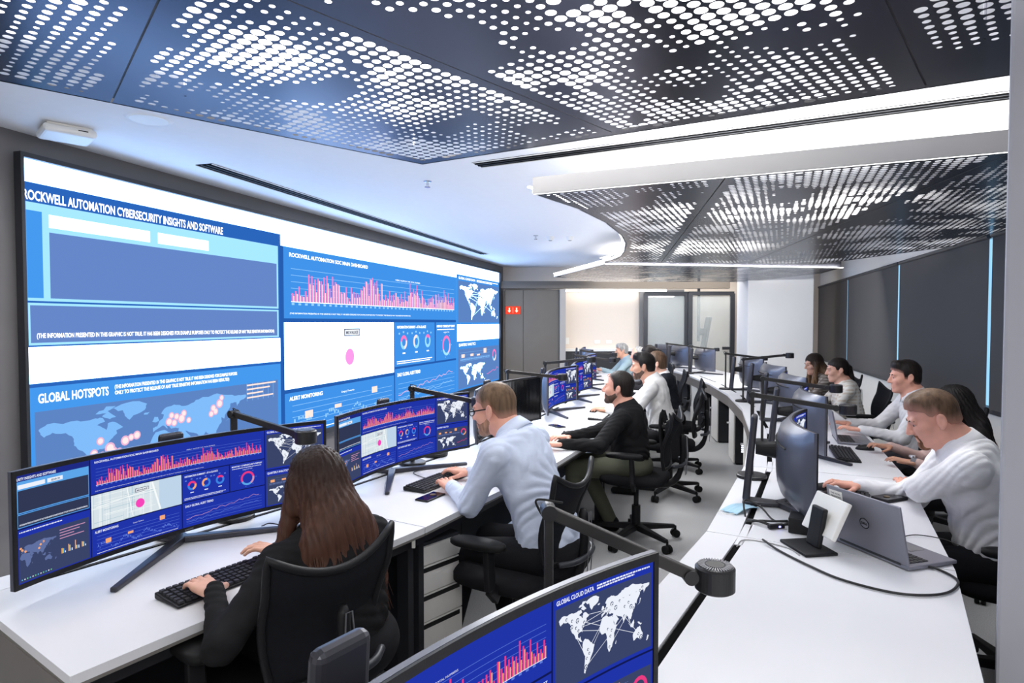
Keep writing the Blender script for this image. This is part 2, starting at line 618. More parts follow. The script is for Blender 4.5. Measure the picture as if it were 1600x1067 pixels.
def w_city(cv, x0, y0, x1, y1, p, streets=True):
    W, H = x1 - x0, y1 - y0
    cv.rect(x0, y0, x1, y1, p['city'], 1)
    cv.rect(x0 + W * 0.74, y0, x1, y1, p['sea'], 2)
    if streets:
        r = random.Random(5)
        road, pale = rgb(160, 190, 205), rgb(246, 250, 250)
        for i in range(26):
            x = x0 + W * 0.70 * r.random()
            cv.rect(x, y0, x + W * 0.0035, y1, pale if i % 3 else road, 2)
        for i in range(20):
            y = y0 + H * r.random() * 0.97
            a = r.uniform(0, 0.4)
            cv.rect(x0 + W * a, y, x0 + W * r.uniform(a + 0.15, 0.72), y + H * 0.011, pale if i % 3 else road, 2)
        cv.line(x0 + W * 0.05, y0 + H * 0.62, x0 + W * 0.68, y0 + H * 0.78, W * 0.008, pale, 3)
        cv.line(x0 + W * 0.38, y0 + H * 0.98, x0 + W * 0.44, y0 + H * 0.02, W * 0.008, pale, 3)
        cv.line(x0 + W * 0.66, y0 + H * 0.98, x0 + W * 0.75, y0 + H * 0.02, W * 0.02, pale, 3)
    cv.rect(x0 + W * 0.47, y0 + H * 0.76, x0 + W * 0.62, y0 + H * 0.89, rgb(38, 52, 92), 3)
    cv.rect(x0 + W * 0.477, y0 + H * 0.775, x0 + W * 0.613, y0 + H * 0.875, rgb(238, 242, 248), 4)
    cv.text('MILWAUKEE', x0 + W * 0.487, y0 + H * 0.795, H * 0.055, rgb(30, 40, 72), 5, W * 0.115)
    cv.disc(x0 + W * 0.52, y0 + H * 0.40, H * 0.145, p['dot'], 4, 22)


def w_glance(cv, x0, y0, x1, y1, p):
    W, H = x1 - x0, y1 - y0
    cv.rect(x0, y0, x1, y1, p['panel'], 1)
    cv.text('INFORMATION SUMMARY - AT-A-GLANCE', x0 + W * 0.05, y1 - H * 0.14, H * 0.06, p['text'], 2, W * 0.70)
    for k, (a, seg) in enumerate(((0.2, (p['pink'], p['blue'], p['peach'])), (0.5, (p['peach'], p['blue'], p['blue'])), (0.8, (p['blue'], p['blue'], p['pink'])))):
        cx, cy, r = x0 + W * a, y0 + H * 0.54, H * 0.165
        cuts = [0.3 + k, 3.0 + k, 4.9 + k, 6.583 + k]
        for j in range(3):
            cv.arc(cx, cy, r * 0.55, r, cuts[j], cuts[j + 1], seg[j], 2, 7)
        for q in range(3):
            cv.rect(cx - r * 1.55 + q * r * 1.25, cy + r * 1.1 + (q % 2) * r * 0.2, cx - r * 1.15 + q * r * 1.25, cy + r * 1.35 + (q % 2) * r * 0.2, p['line'], 2)
        cv.rect(cx - r * 0.4, cy - r * 1.6, cx + r * 0.4, cy - r * 1.42, p['text'], 2)
    cv.ticks(x0 + W * 0.04, x1 - W * 0.08, y0 + H * 0.10, H * 0.02, p['text'], 2, 3)
    cv.ticks(x0 + W * 0.04, x1 - W * 0.14, y0 + H * 0.055, H * 0.02, p['text'], 2, 4)


def w_report(cv, x0, y0, x1, y1, p):
    W, H = x1 - x0, y1 - y0
    cv.rect(x0, y0, x1, y1, p['panel'], 1)
    cv.text('MONTHLY CYBERSECURITY REPORT', x0 + W * 0.05, y1 - H * 0.13, H * 0.055, p['text'], 2, W * 0.88)
    cv.ticks(x0 + W * 0.06, x1 - W * 0.1, y1 - H * 0.2, H * 0.02, p['text'], 2, 5)
    cv.text('ALERTS BY TYPE', x0 + W * 0.36, y1 - H * 0.28, H * 0.03, p['text'], 2, W * 0.28, False)
    cx, cy, r = x0 + W * 0.5, y0 + H * 0.38, min(H * 0.27, W * 0.36)
    for a, b, c in ((0.2, 2.4, p['pink']), (2.4, 3.6, p['pink']), (3.6, 5.3, p['cyan']), (5.3, 6.48, p['pink2'])):
        cv.arc(cx, cy, r * 0.72, r, a, b, c, 2, 8)
    for k in range(7):
        a = k * 0.9
        x, y = cx + r * 1.25 * math.cos(a), cy + r * 1.2 * math.sin(a)
        cv.rect(x - r * 0.1, y, x + r * 0.1, y + H * 0.014, p['line'], 2)


def w_trend(cv, x0, y0, x1, y1, p, title='DAILY GLOBAL ALERT TREND'):
    W, H = x1 - x0, y1 - y0
    cv.rect(x0, y0, x1, y1, p['panel'], 1)
    cv.text(title, x0 + W * 0.03, y1 - H * 0.2, H * 0.085, p['text'], 2, W * 0.33)
    for k in range(5):
        y = y0 + H * (0.12 + 0.12 * k)
        cv.rect(x0 + W * 0.04, y, x1 - W * 0.04, y + H * 0.008, p['line'], 2)
    r = random.Random(9)
    for k in range(2):
        px, py = x0 + W * 0.04, y0 + H * (0.2 + 0.12 * k)
        for i in range(1, 26):
            nx, ny = x0 + W * (0.04 + 0.92 * i / 26), y0 + H * (0.2 + 0.12 * k + 0.4 * i / 26 * (0.5 + 0.5 * k) + r.uniform(-0.05, 0.05))
            cv.line(px, py, nx, ny, H * 0.014, p['pink2'] if k else p['line'], 3)
            px, py = nx, ny


def w_alert(cv, x0, y0, x1, y1, p):
    W, H = x1 - x0, y1 - y0
    cv.rect(x0, y0, x1, y1, p['panel'], 1)
    cv.text('ALERT MONITORING', x0 + W * 0.03, y1 - H * 0.17, H * 0.085, p['text'], 2, W * 0.25)
    cv.text('Category Timeseries', x0 + W * 0.44, y1 - H * 0.21, H * 0.045, p['text'], 2, W * 0.12, False)
    for k in range(5):
        y = y0 + H * (0.18 + 0.13 * k)
        cv.rect(x0 + W * 0.05, y, x1 - W * 0.03, y + H * 0.009, p['line'], 2)
    for a, b, s in ((0.14, 0.36, 1.0), (0.38, 0.44, 0.55), (0.74, 0.62, 1.0)):
        cv.rect(x0 + W * a, y0 + H * b, x0 + W * (a + 0.06), y0 + H * (b + 0.17 * s), p['peach'], 3)
    r = random.Random(2)
    for i in range(60):
        a = 0.06 + 0.9 * i / 60
        y = y0 + H * (0.2 + 0.12 * r.random() + 0.1 * math.sin(i * 0.4))
        cv.rect(x0 + W * a, y, x0 + W * (a + 0.010), y + H * r.uniform(0.02, 0.09), p['line'], 3)
    cv.ticks(x0 + W * 0.05, x1 - W * 0.05, y0 + H * 0.06, H * 0.02, p['text'], 2, 13)


def w_cloud(cv, x0, y0, x1, y1, p, land=None):
    W, H = x1 - x0, y1 - y0
    cv.rect(x0, y0, x1, y1, p['panel'], 1)
    cv.text('GLOBAL CLOUD DATA', x0 + W * 0.03, y1 - H * 0.085, H * 0.045, p['text'], 2, W * 0.36)
    cv.ticks(x0 + W * 0.42, x1 - W * 0.04, y1 - H * 0.06, H * 0.017, p['text'], 2, 21)
    cv.ticks(x0 + W * 0.42, x1 - W * 0.2, y1 - H * 0.088, H * 0.017, p['text'], 2, 22)
    mx0, my0, mx1, my1 = x0 + W * 0.02, y0 + H * 0.04, x1 - W * 0.02, y1 - H * 0.12
    cv.rect(mx0, my0, mx1, my1, p['mapbg'], 2)
    continents(cv, mx0 + W * 0.02, my0 + H * 0.03, mx1 - W * 0.02, my1 - H * 0.02, land or p['white'], 3)
    r = random.Random(11)
    sites = [(-122, 45), (-105, 40), (-96, 33), (-80, 37), (-75, 44), (-100, 52), (-120, 56), (-140, 63), (-60, -10), (-65, -25), (-68, -40), (-55, -18), (0, 48), (10, 50), (20, 45), (30, 55), (15, 10), (25, -5), (22, -25), (30, 5), (45, 45), (60, 55), (75, 60), (78, 22), (100, 60), (105, 35), (115, 30), (125, 62), (140, 60), (135, -25), (145, -33), (150, 65), (95, 45), (80, 40)]
    P = [(mx0 + W * 0.02 + (mx1 - mx0 - W * 0.04) * (a + 170) / 350, my0 + H * 0.03 + (my1 - my0 - H * 0.05) * (b + 56) / 140) for a, b in sites]
    for i, (x, y) in enumerate(P):
        cv.disc(x, y, H * (0.026 if i % 5 == 0 else 0.016), p['mapbg'], 4, 10)
        cv.disc(x, y, H * (0.019 if i % 5 == 0 else 0.010), p['white'], 5, 8)
        if i % 5 == 0:
            cv.poly([(x - H * 0.010, y - H * 0.010), (x + H * 0.010, y - H * 0.010), (x, y + H * 0.013)], p['mapbg'], 6)
        if i % 2:
            q = P[(i * 7 + 5) % len(P)]
            cv.line(x, y, q[0], q[1], H * 0.005, p['white'], 4)


def w_analytics(cv, x0, y0, x1, y1, p):
    W, H = x1 - x0, y1 - y0
    cv.rect(x0, y0, x1, y1, p['panel'], 1)
    cv.text('QUARTERLY ANALYTICS', x0 + W * 0.03, y1 - H * 0.1, H * 0.055, p['text'], 2, W * 0.36)
    cv.rect(x0 + W * 0.02, y0 + H * 0.03, x1 - W * 0.02, y1 - H * 0.16, p['mapbg'], 2)
    for k in range(4):
        cv.rect(x0 + W * 0.05, y0 + H * (0.58 + 0.06 * k), x0 + W * 0.74, y0 + H * (0.585 + 0.06 * k), p['land'], 3)
    for a, b, s in ((0.08, 0.66, 1), (0.27, 0.67, 0.7), (0.42, 0.66, 0.5), (0.58, 0.70, 1.5)):
        cv.rect(x0 + W * a, y0 + H * b, x0 + W * (a + 0.07), y0 + H * (b + 0.07 * s), p['peach'], 4)
    cv.ticks(x0 + W * 0.06, x0 + W * 0.74, y0 + H * 0.60, H * 0.03, p['land'], 4, 17)
    continents(cv, x0 + W * 0.05, y0 + H * 0.07, x0 + W * 0.62, y0 + H * 0.52, p['white'], 3)
    cx, cy = x0 + W * 0.86, y0 + H * 0.62
    for a, b, c in ((0, 3.4, p['pink']), (3.4, 4.6, p['blue']), (4.6, 6.28, p['peach'])):
        cv.arc(cx, cy, H * 0.09, H * 0.14, a, b, c, 3, 8)
    r = random.Random(3)
    px, py = x0 + W * 0.66, y0 + H * 0.22
    for i in range(9):
        nx, ny = px + W * 0.034, y0 + H * (0.22 + 0.012 * i + r.uniform(-0.03, 0.03))
        cv.line(px, py, nx, ny, H * 0.012, p['pink'], 3)
        px, py = nx, ny


def w_insights(cv, x0, y0, x1, y1, p, crop=False):
    W, H = x1 - x0, y1 - y0
    cv.rect(x0, y0, x1, y1, p['head'], 1)
    cv.rect(x0 + W * 0.01, y0 + H * 0.01, x1 - W * 0.01, y1 - H * 0.12, p['cyan'], 2)
    if crop:
        cv.text('URITY INSIGHTS AND SOFTWARE', x0 + W * 0.01, y1 - H * 0.1, H * 0.05, p['text'], 2, W * 0.52)
    else:
        cv.text('ROCKWELL AUTOMATION CYBERSECURITY INSIGHTS AND SOFTWARE', x0 + W * 0.004, y1 - H * 0.105, H * 0.058, p['text'], 2, W * 0.685)
        cv.rect(x0 + W * 0.01, y0 + H * 0.30, x0 + W * 0.05, y0 + H * 0.83, p['bg'], 3)
    ix = x0 + (W * 0.02 if crop else W * 0.068)
    cv.rect(ix, y0 + H * 0.74, x0 + W * 0.38, y0 + H * 0.82, p['white'], 3)
    cv.rect(x0 + W * 0.41, y0 + H * 0.74, x0 + W * 0.62, y0 + H * 0.82, p['white'], 3)
    if crop:
        cv.text('SEARCH', x0 + W * 0.46, y0 + H * 0.76, H * 0.036, p['grey'], 4, W * 0.12)
    cv.rect(ix, y0 + H * 0.30, x1 - W * 0.02, y0 + H * 0.71, p['grey'], 3)
    cv.rect(x0 + W * 0.015, y0 + H * 0.025, x1 - W * 0.02, y0 + H * 0.255, p['grey'], 3)
    cv.rect(x0, y0 + H * 0.27, x1, y0 + H * 0.282, p['head'], 3)
    cv.text(NOTE, x0 + W * 0.03, y0 + H * 0.055, H * 0.028, p['text'], 4, W * 0.93)


def w_hotspots(cv, x0, y0, x1, y1, p, small=False):
    W, H = x1 - x0, y1 - y0
    cv.rect(x0, y0, x1, y1, p['bg'] if not small else p['panel'], 1)
    r = random.Random(8)
    mx0, my0, mx1, my1 = x0 + W * 0.02, y0 + H * 0.02, x1 - W * 0.02, y1 - H * (0.2 if not small else 0.14)
    cv.rect(mx0, my0, mx1, my1, p['mapbg'], 2)
    if not small:
        cv.text('GLOBAL HOTSPOTS', x0 + W * 0.03, y1 - H * 0.13, H * 0.075, p['text'], 2, W * 0.20)
        cv.text('(THE INFORMATION PRESENTED IN THIS GRAPHIC IS NOT TRUE. IT HAS BEEN DESIGNED FOR EXAMPLE PURPOSES', x0 + W * 0.25, y1 - H * 0.08, H * 0.034, p['text'], 2, W * 0.50)
        cv.text('ONLY TO PROTECT THE RELEASE OF ANY TRUE SENSITIVE INFORMATION HAS BEEN RESULTED)', x0 + W * 0.25, y1 - H * 0.135, H * 0.034, p['text'], 2, W * 0.46)
        continents(cv, mx0 + W * 0.0, my0 + H * 0.02, x0 + W * 0.80, my1 - H * 0.02, p['land'], 3, lat=(-20, 84))
        for a, b in ((0.2, 0.46), (0.23, 0.38), (0.26, 0.33), (0.28, 0.42), (0.30, 0.44), (0.18, 0.36), (0.27, 0.29), (0.22, 0.26), (0.24, 0.34), (0.32, 0.45), (0.205, 0.32), (0.44, 0.52), (0.47, 0.56), (0.49, 0.53), (0.45, 0.58), (0.50, 0.58), (0.52, 0.50), (0.46, 0.50), (0.63, 0.58), (0.66, 0.62), (0.64, 0.54), (0.67, 0.68), (0.62, 0.52)):
            x, y, q = x0 + W * a, y0 + H * b, H * r.uniform(0.022, 0.036)
            cv.disc(x, y, q * 1.5, rgb(225, 175, 205), 4, 14)
            cv.disc(x, y, q, rgb(255, 225, 225), 5, 14)
        bx = x0 + W * 0.80
        for k in range(4):
            y = my1 - H * (0.03 + 0.05 * k)
            cv.rect(bx, y, bx + W * (0.165, 0.13, 0.09, 0.15)[k], y + H * 0.018, p['peach'], 4)
        for k in range(6):
            cv.rect(bx + W * 0.03 * k, my1 - H * 0.21, bx + W * (0.03 * k + 0.002), my1 + H * 0.0, p['land'], 3)
    else:
        continents(cv, mx0 - W * 0.0, my0 + H * 0.18, x0 + W * 0.52, my1 - H * 0.12, p['land'], 3, lon=(-20, 180))
        cv.ticks(x0 + W * 0.03, x0 + W * 0.6, y1 - H * 0.06, H * 0.02, p['text'], 2, 31)
        for a, b in ((0.06, 0.62), (0.1, 0.58), (0.3, 0.62), (0.34, 0.66), (0.04, 0.66), (0.28, 0.56)):
            cv.disc(x0 + W * a, y0 + H * b, H * 0.022, p['peach'], 4, 10)
        for k in range(4):
            y = my1 - H * (0.10 + 0.055 * k)
            cv.rect(x0 + W * 0.56, y, x0 + W * (0.92, 0.84, 0.76, 0.9)[k], y + H * 0.016, p['pink2'], 4)
        for k in range(4):
            for j, (c, h) in enumerate(((p['peach'], 0.15), (rgb(235, 225, 130), 0.10), (p['blue'], 0.07), (p['white'], 0.05))):
                x = x0 + W * (0.58 + 0.095 * k + 0.016 * j)
                cv.rect(x, y0 + H * 0.30, x + W * 0.012, y0 + H * (0.30 + h * (0.7 + 0.25 * ((k + j) % 3))), c, 4)
        for k in range(12):
            cv.disc(x0 + W * (0.05 + 0.035 * k), y0 + H * 0.07, H * 0.012, (rgb(90, 200, 240), rgb(240, 240, 250), rgb(120, 220, 160))[k % 3], 4, 8)


# the graphics of a 49-inch desk monitor, in metres from the middle of its screen
MON_W, MON_H, MON_R = 1.20, 0.36, 1.8
SW, SH = 1.176, 0.33          # the small monitors reuse the same builder with other numbers


def monitor_canvas():
    cv = Canvas(0.04)
    x0, x1, y0, y1 = -SW / 2, SW / 2, -SH / 2, SH / 2
    g = 0.004
    p = PAL_MON
    cv.rect(x0, y0, x1, y1, p['border'], 0)
    a, b = x0 + SW * 0.20, x0 + SW * 0.775
    ym = y0 + SH * 0.46
    w_insights(cv, x0, ym + g + 0.012, a - g, y1, p, True)
    w_hotspots(cv, x0, y0, a - g, ym + 0.012, p, True)
    yb = y0 + SH * 0.64
    w_bars(cv, a, yb, b - g, y1, p)
    m = a + (b - a) * 0.49
    yt = y0 + SH * 0.29
    w_city(cv, a, yt, m - g, yb - g, p)
    q = m + (b - m) * 0.56
    yg = y0 + SH * 0.30
    w_glance(cv, m, yg, q - g, yb - g, p)
    w_report(cv, q, yg, b - g, yb - g, p)
    w_alert(cv, a, y0, m - g, yt - g, p)
    w_trend(cv, m, y0, b - g, yg - g, p)
    yc = y0 + SH * 0.48
    w_cloud(cv, b, yc, x1, y1, p)
    w_analytics(cv, b, y0, x1, yc - g, p)
    return cv


def mon_surf(x, z, off=0.0):
    """a point on the curved screen; off is measured towards the viewer (local -Y)"""
    ph = x / MON_R
    r = MON_R - off
    return (r * math.sin(ph), -(MON_R - r * math.cos(ph)), z)


# ------------------------------------------------------------------ room shell
m = MB().box((1.5, 5.0, -0.05), (22, 26, 0.1))
struct(m.build('floor', M_CARPET))
m = MB().box((1.5, 5.0, 2.83), (22, 26, 0.1))
struct(m.build('ceiling', M_CEIL))
# left wall carrying the video wall
m = MB()
p0, p1 = wallp(-3, 0, -0.31), wallp(12.62, 0, -0.31)
c = (p0 + p1) / 2
m.box((c.x, c.y, 1.39), (15.62, 0.5, 2.78), rz=WRZ)
struct(m.build('wall_left', M_WALLGREY))
# right wall below and above the windows
RW = 2.42


def rwp(t, z, off=0.0):
    p = WN * (RW - off) + WD * t
    return Vector((p.x, p.y, z))


m = MB()
for z0, z1 in ((0, 0.80), (2.34, 2.78)):
    p0, p1 = rwp(1.0, 0, -0.12), rwp(16, 0, -0.12)
    c = (p0 + p1) / 2
    m.box((c.x, c.y, (z0 + z1) / 2), (15, 0.24, z1 - z0), rz=WRZ)
struct(m.build('wall_right', M_WALL))
# window band: frame and daylight pane behind the blinds
m = MB()
wf = MB()
p0, p1 = rwp(1.0, 0, -0.05), rwp(16, 0, -0.05)
c = (p0 + p1) / 2
wo = m.box((c.x, c.y, 1.57), (15, 0.02, 1.54), rz=WRZ).build('window_1', M_SKYGAP)
struct(wo)
for t in np.arange(1.0, 16.1, 1.5):
    q = rwp(t, 1.57, -0.10)
    fr = MB().box(q, (0.05, 0.06, 1.54), rz=WRZ).build('window_frame', M_DARKGREY, wo)
q = rwp(8.5, 0.83, -0.06)
MB().box(q, (15, 0.16, 0.05), rz=WRZ).build('window_sill', M_DARKGREY, wo)
# roller blinds, one per bay
bay_px = [1.0, 3.7, 6.38, 9.0, 11.9, 14.8]
BLIND_LABELS = ['dark roller blind hidden behind the near grey column', 'dark roller blind next to the grey column at the near end of the windows',
                'wide dark roller blind behind the man in the pale grey shirt', 'dark roller blind above the woman with the ponytail',
                'dark roller blind above the woman with the long loose hair']
# back wall pieces
YB = 13.35
m = MB().box((3.4, YB + 0.1, 1.39), (9, 0.2, 2.78))
struct(m.build('wall_back', mat('back_wall_cream', rgb(226, 214, 202), 0.8, var=0.01)))
m = MB().box((2.0, 12.92, 2.375), (5.0, 0.16, 0.15))
struct(m.build('trim_1', mat('soffit_brown', rgb(96, 88, 80), 0.6)))
dt = MB().box((0.42, 13.0, 1.14), (1.14, 0.06, 2.28)).build('wall_doors', M_DOORTAUPE)
struct(dt)
dt.name = 'door_1'
for x in (0.115, 0.62):
    pass
for x0_, x1_ in ((-0.14, 0.232), (0.238, 0.985)):
    MB().box(((x0_ + x1_) / 2, 12.955, 1.14), (x1_ - x0_, 0.03, 2.26)).build('door_leaf', M_DOORTAUPE, dt, bevel=0.004)
gr = MB()
for k in range(6):
    gr.box((0.55, 12.938, 0.30 + 0.045 * k), (0.30, 0.012, 0.022))
gr.build('door_grille', M_DARKPANEL, dt)
m = MB().box((1.05, 13.1, 1.14), (0.12, 0.5, 2.28))
struct(m.build('trim_2', mat('pale_jamb', rgb(170, 162, 154), 0.6)))
m = MB().box((1.95, 13.24, 1.01), (1.75, 0.22, 0.05))
struct(m.build('trim_3', M_WHITEPL))
m = MB().box((1.95, 13.26, 0.5), (1.75, 0.2, 0.97))
struct(m.build('wall_low_back', M_DARKPANEL)).name = 'trim_4'
# far column and near column
struct(MB().box((4.86, 11.55, 1.39), (1.12, 0.9, 2.78), rz=R(-8)).build('column', M_COLUMN_PALE, bevel=0.01)).name = 'trim_5'
struct(MB().prism([(1.345, 1.70), (1.90, 1.42), (2.40, 1.98), (1.83, 2.27)], 0, 2.78).build('column', M_COLUMN, bevel=0.01)).name = 'trim_6'
# grey metal strip of floor threshold at the far end of the aisle
struct(MB().box((1.95, 9.6, 0.006), (1.3, 0.05, 0.012), rz=R(3)).build('trim_7', M_GREYMETAL))

# ------------------------------------------------------------------ the video wall
VW_U = 9.37
VW_Z0, VW_Z1 = 0.42, 2.61
vw = thing('video_wall', 'huge glowing blue video wall of dashboards along the whole left wall', 'video wall', wallp(2.78, 0, -0.02), WRZ)
fm = MB()
for x0_, x1_, z0_, z1_ in ((-0.02, VW_U + 0.03, VW_Z1, VW_Z1 + 0.03), (-0.02, VW_U + 0.03, VW_Z0 - 0.05, VW_Z0), (-0.02, 0, VW_Z0, VW_Z1), (VW_U, VW_U + 0.03, VW_Z0, VW_Z1)):
    fm.box(((x0_ + x1_) / 2, -0.03, (z0_ + z1_) / 2), (x1_ - x0_, 0.06, z1_ - z0_))
fm.build('frame', M_DARKPANEL, vw)
MB().box((VW_U / 2, -0.012, (VW_Z0 + VW_Z1) / 2), (VW_U, 0.02, VW_Z1 - VW_Z0)).build('cabinet', M_DARKPANEL, vw)
cv = Canvas()
pw = PAL_WALL
W_ = pw['white']
# white desktop showing between the windows
cv.rect(0, 2.47, 2.45, VW_Z1, W_, 1)
cv.rect(2.45, 2.36, 7.06, VW_Z1, W_, 1)
cv.rect(7.06, 2.42, VW_U, VW_Z1, W_, 1)
cv.rect(0, 1.215, 2.43, 1.445, W_, 1)
cv.rect(7.08, 1.27, VW_U, 1.565, W_, 1)
cv.rect(2.43, VW_Z0, 2.49, 2.36, pw['border'], 1)
cv.rect(7.03, VW_Z0, 7.08, 2.36, pw['bg'], 1)
w_insights(cv, 0, 1.445, 2.43, 2.47, pw)
cv.rect(0, 1.19, 2.43, 1.215, pw['head'], 1)
w_hotspots(cv, 0.0, VW_Z0, 2.43, 1.19, pw)
w_bars(cv, 2.49, 1.64, 7.03, 2.36, pw)
cv.rect(2.49, 1.60, 7.03, 1.64, pw['border'], 1)
w_city(cv, 2.49, 0.92, 4.80, 1.60, pw, False)
w_glance(cv, 4.83, 0.99, 6.15, 1.60, pw)
w_report(cv, 6.19, 0.99, 7.03, 1.60, pw)
cv.rect(4.80, 0.96, 4.83, 1.60, pw['border'], 1)
cv.rect(6.15, 0.96, 6.19, 1.60, pw['border'], 1)
cv.rect(4.80, 0.96, 7.03, 0.99, pw['border'], 1)
cv.rect(2.49, 0.88, 4.80, 0.92, pw['border'], 1)
w_alert(cv, 2.49, VW_Z0, 4.80, 0.88, pw)
cv.rect(4.80, VW_Z0, 4.83, 0.96, pw['border'], 1)
w_trend(cv, 4.83, VW_Z0, 7.03, 0.96, pw)
w_cloud(cv, 7.08, 1.565, VW_U, 2.42, pw)
w_analytics(cv, 7.08, VW_Z0, VW_U, 1.27, pw)


def split_canvas(cv, lim):
    lo, hi = Canvas(), Canvas()
    for f, c in zip(cv.f, cv.c):
        L = cv.v[f[0]][2]
        t = lo if L <= lim else hi
        n = len(t.v)
        t.v.extend([cv.v[i] for i in f])
        t.f.append(tuple(range(n, n + len(f))))
        t.c.append(c)
    return lo, hi


lo, hi = split_canvas(cv, 1)
lo.build('display', emat('led_display', 0.66, 'AUTO'), lambda u, z, l: (u, -0.026, z), vw)
gfx = hi.build('display_graphics', emat('led_display_detail', 0.66, 'NONE'), lambda u, z, l: (u, -0.026 - 0.0012 * l, z), vw)
gfx['kind'] = 'stuff'

# ------------------------------------------------------------------ hung perforated ceiling panels
def clip_half(poly, n, d):
    out = []
    for i in range(len(poly)):
        a, b = poly[i], poly[(i + 1) % len(poly)]
        da, db = a[0] * n[0] + a[1] * n[1] - d, b[0] * n[0] + b[1] * n[1] - d
        if da <= 0:
            out.append(a)
        if (da < 0 < db) or (db < 0 < da):
            t = da / (da - db)
            out.append((a[0] + (b[0] - a[0]) * t, a[1] + (b[1] - a[1]) * t))
    return out


def vnoise(x, y, s):
    def h(i, j):
        v = math.sin(i * 127.1 + j * 311.7 + s * 74.7) * 43758.5453
        return v - math.floor(v)
    i, j = math.floor(x), math.floor(y)
    u, v = x - i, y - j
    u, v = u * u * (3 - 2 * u), v * v * (3 - 2 * v)
    return (h(i, j) * (1 - u) + h(i + 1, j) * u) * (1 - v) + (h(i, j + 1) * (1 - u) + h(i + 1, j + 1) * u) * v


def perforated(name, halfs, inside, box, pitch, ang, z, nseg, seed, parent, rmax=0.46, clipfn=None, lo=0.43):
    """a sheet with real round holes; halfs = half-planes (n, d) of the outline; the holes vary in size in drifts"""
    mb = MB()
    ca, sa = math.cos(ang), math.sin(ang)
    V, F = [], []
    x0, x1, y0, y1 = box
    ni0, ni1 = int(math.floor(x0 / pitch)), int(math.ceil(x1 / pitch))
    nj0, nj1 = int(math.floor(y0 / pitch)), int(math.ceil(y1 / pitch))
    dirs = [(math.cos(2 * math.pi * k / nseg), math.sin(2 * math.pi * k / nseg)) for k in range(nseg)]
    sq = [(a / max(abs(a), abs(b)), b / max(abs(a), abs(b))) for a, b in dirs]
    thick = 0.004
    for j in range(nj0, nj1):
        for i in range(ni0, ni1):
            cx, cy = (i + 0.5) * pitch, (j + 0.5) * pitch
            wx, wy = cx * ca - cy * sa, cx * sa + cy * ca
            hp = pitch / 2
            cell = [((cx + a * hp) * ca - (cy + b * hp) * sa, (cx + a * hp) * sa + (cy + b * hp) * ca) for a, b in ((-1, -1), (1, -1), (1, 1), (-1, 1))]
            hs = halfs + (clipfn(wx, wy) if clipfn else [])
            dmax = max(n[0] * wx + n[1] * wy - d for n, d in hs)
            if dmax > pitch:
                continue
            if dmax > -pitch * 1.3:
                for n, d in hs:
                    if cell:
                        cell = clip_half(cell, n, d)
                if len(cell) >= 3:
                    q = len(V)
                    V.extend([(x, y, z) for x, y in cell])
                    F.append(tuple(range(q, q + len(cell))))
                continue
            a = 0.5 * vnoise(wx * 2.4, wy * 2.4, seed) + 0.5 * vnoise(wx * 6.5, wy * 6.5, seed + 3)
            b = vnoise(i * 0.9, j * 0.9, seed + 9)
            r = 0.0
            if a > lo:
                r = pitch * min(rmax, 0.21 + max(0, a - lo - 0.08) * 0.85 + 0.16 * (b - 0.5))
            if b < 0.12:
                r = 0.0
            q = len(V)
            if r <= pitch * 0.16:
                V.extend([(x, y, z) for x, y in cell])
                F.append((q, q + 1, q + 2, q + 3))
                continue
            for k in range(nseg):
                ox, oy = cx + sq[k][0] * hp, cy + sq[k][1] * hp
                V.append((ox * ca - oy * sa, ox * sa + oy * ca, z))
            for k in range(nseg):
                ox, oy = cx + dirs[k][0] * r, cy + dirs[k][1] * r
                V.append((ox * ca - oy * sa, ox * sa + oy * ca, z))
            for k in range(nseg):
                l = (k + 1) % nseg
                F.append((q + k, q + l, q + nseg + l, q + nseg + k))
    mb.v, mb.f = V, F
    o = mb.build(name, M_PERF, parent)
    return o


def half(p, q, inside):
    """half-plane through p and q, keeping the point inside"""
    nx, ny = q[1] - p[1], -(q[0] - p[0])
    l = math.hypot(nx, ny)
    nx, ny = nx / l, ny / l
    d = nx * p[0] + ny * p[1]
    if nx * inside[0] + ny * inside[1] > d:
        nx, ny, d = -nx, -ny, -d
    return ((nx, ny), d)


def shift(h, s):
    return (h[0], h[1] - s)


def flip(h):
    return ((-h[0][0], -h[0][1]), -h[1])


# near panel: a pointed sheet in four pieces
TIP = (-0.511, 3.573)
PL = (-1.913, 2.349)
PR = (1.801, 2.306)
C1 = (0, 2.0)
hL, hR = half(TIP, PL, C1), half(TIP, PR, C1)
hB = half((-5, 0.35), (5, 0.35), C1)
hX0, hX1 = half((-3.6, 0), (-3.6, 3), C1), half((2.6, 0), (2.6, 3), C1)
sA = half((-1.624, 2.550), (-0.987, 1.763), C1)
sB = half((-0.626, 1.763), (0.477, 2.975), (-0.5, 2.9))
sC = half((1.046, 1.763), (1.555, 2.367), C1)
G = 0.0035
near_panel = thing('perforated_ceiling_panel', 'large pointed dark perforated ceiling panel nearest the video wall, lit from above', 'ceiling panel')
base = [hL, hR, hB, hX0, hX1]
Z1 = 2.5
bx = (-4.5, 4.5, -4.5, 4.5)
ANG1 = math.atan2(2.975 - 1.763, 0.477 + 0.626)
perforated('perforated_sheet', base + [shift(flip(sA), G)], None, bx, 0.047, ANG1, Z1, 16, 1, near_panel, lo=0.39)
perforated('perforated_sheet', base + [shift(sA, G), shift(sB, G)], None, bx, 0.047, ANG1, Z1, 16, 2, near_panel, lo=0.36)
perforated('perforated_sheet', base + [shift(flip(sB), G), shift(sC, G)], None, bx, 0.047, ANG1, Z1, 16, 5, near_panel, lo=0.38)
perforated('perforated_sheet', base + [shift(flip(sC), G)], None, bx, 0.047, ANG1, Z1, 16, 4, near_panel, lo=0.42)


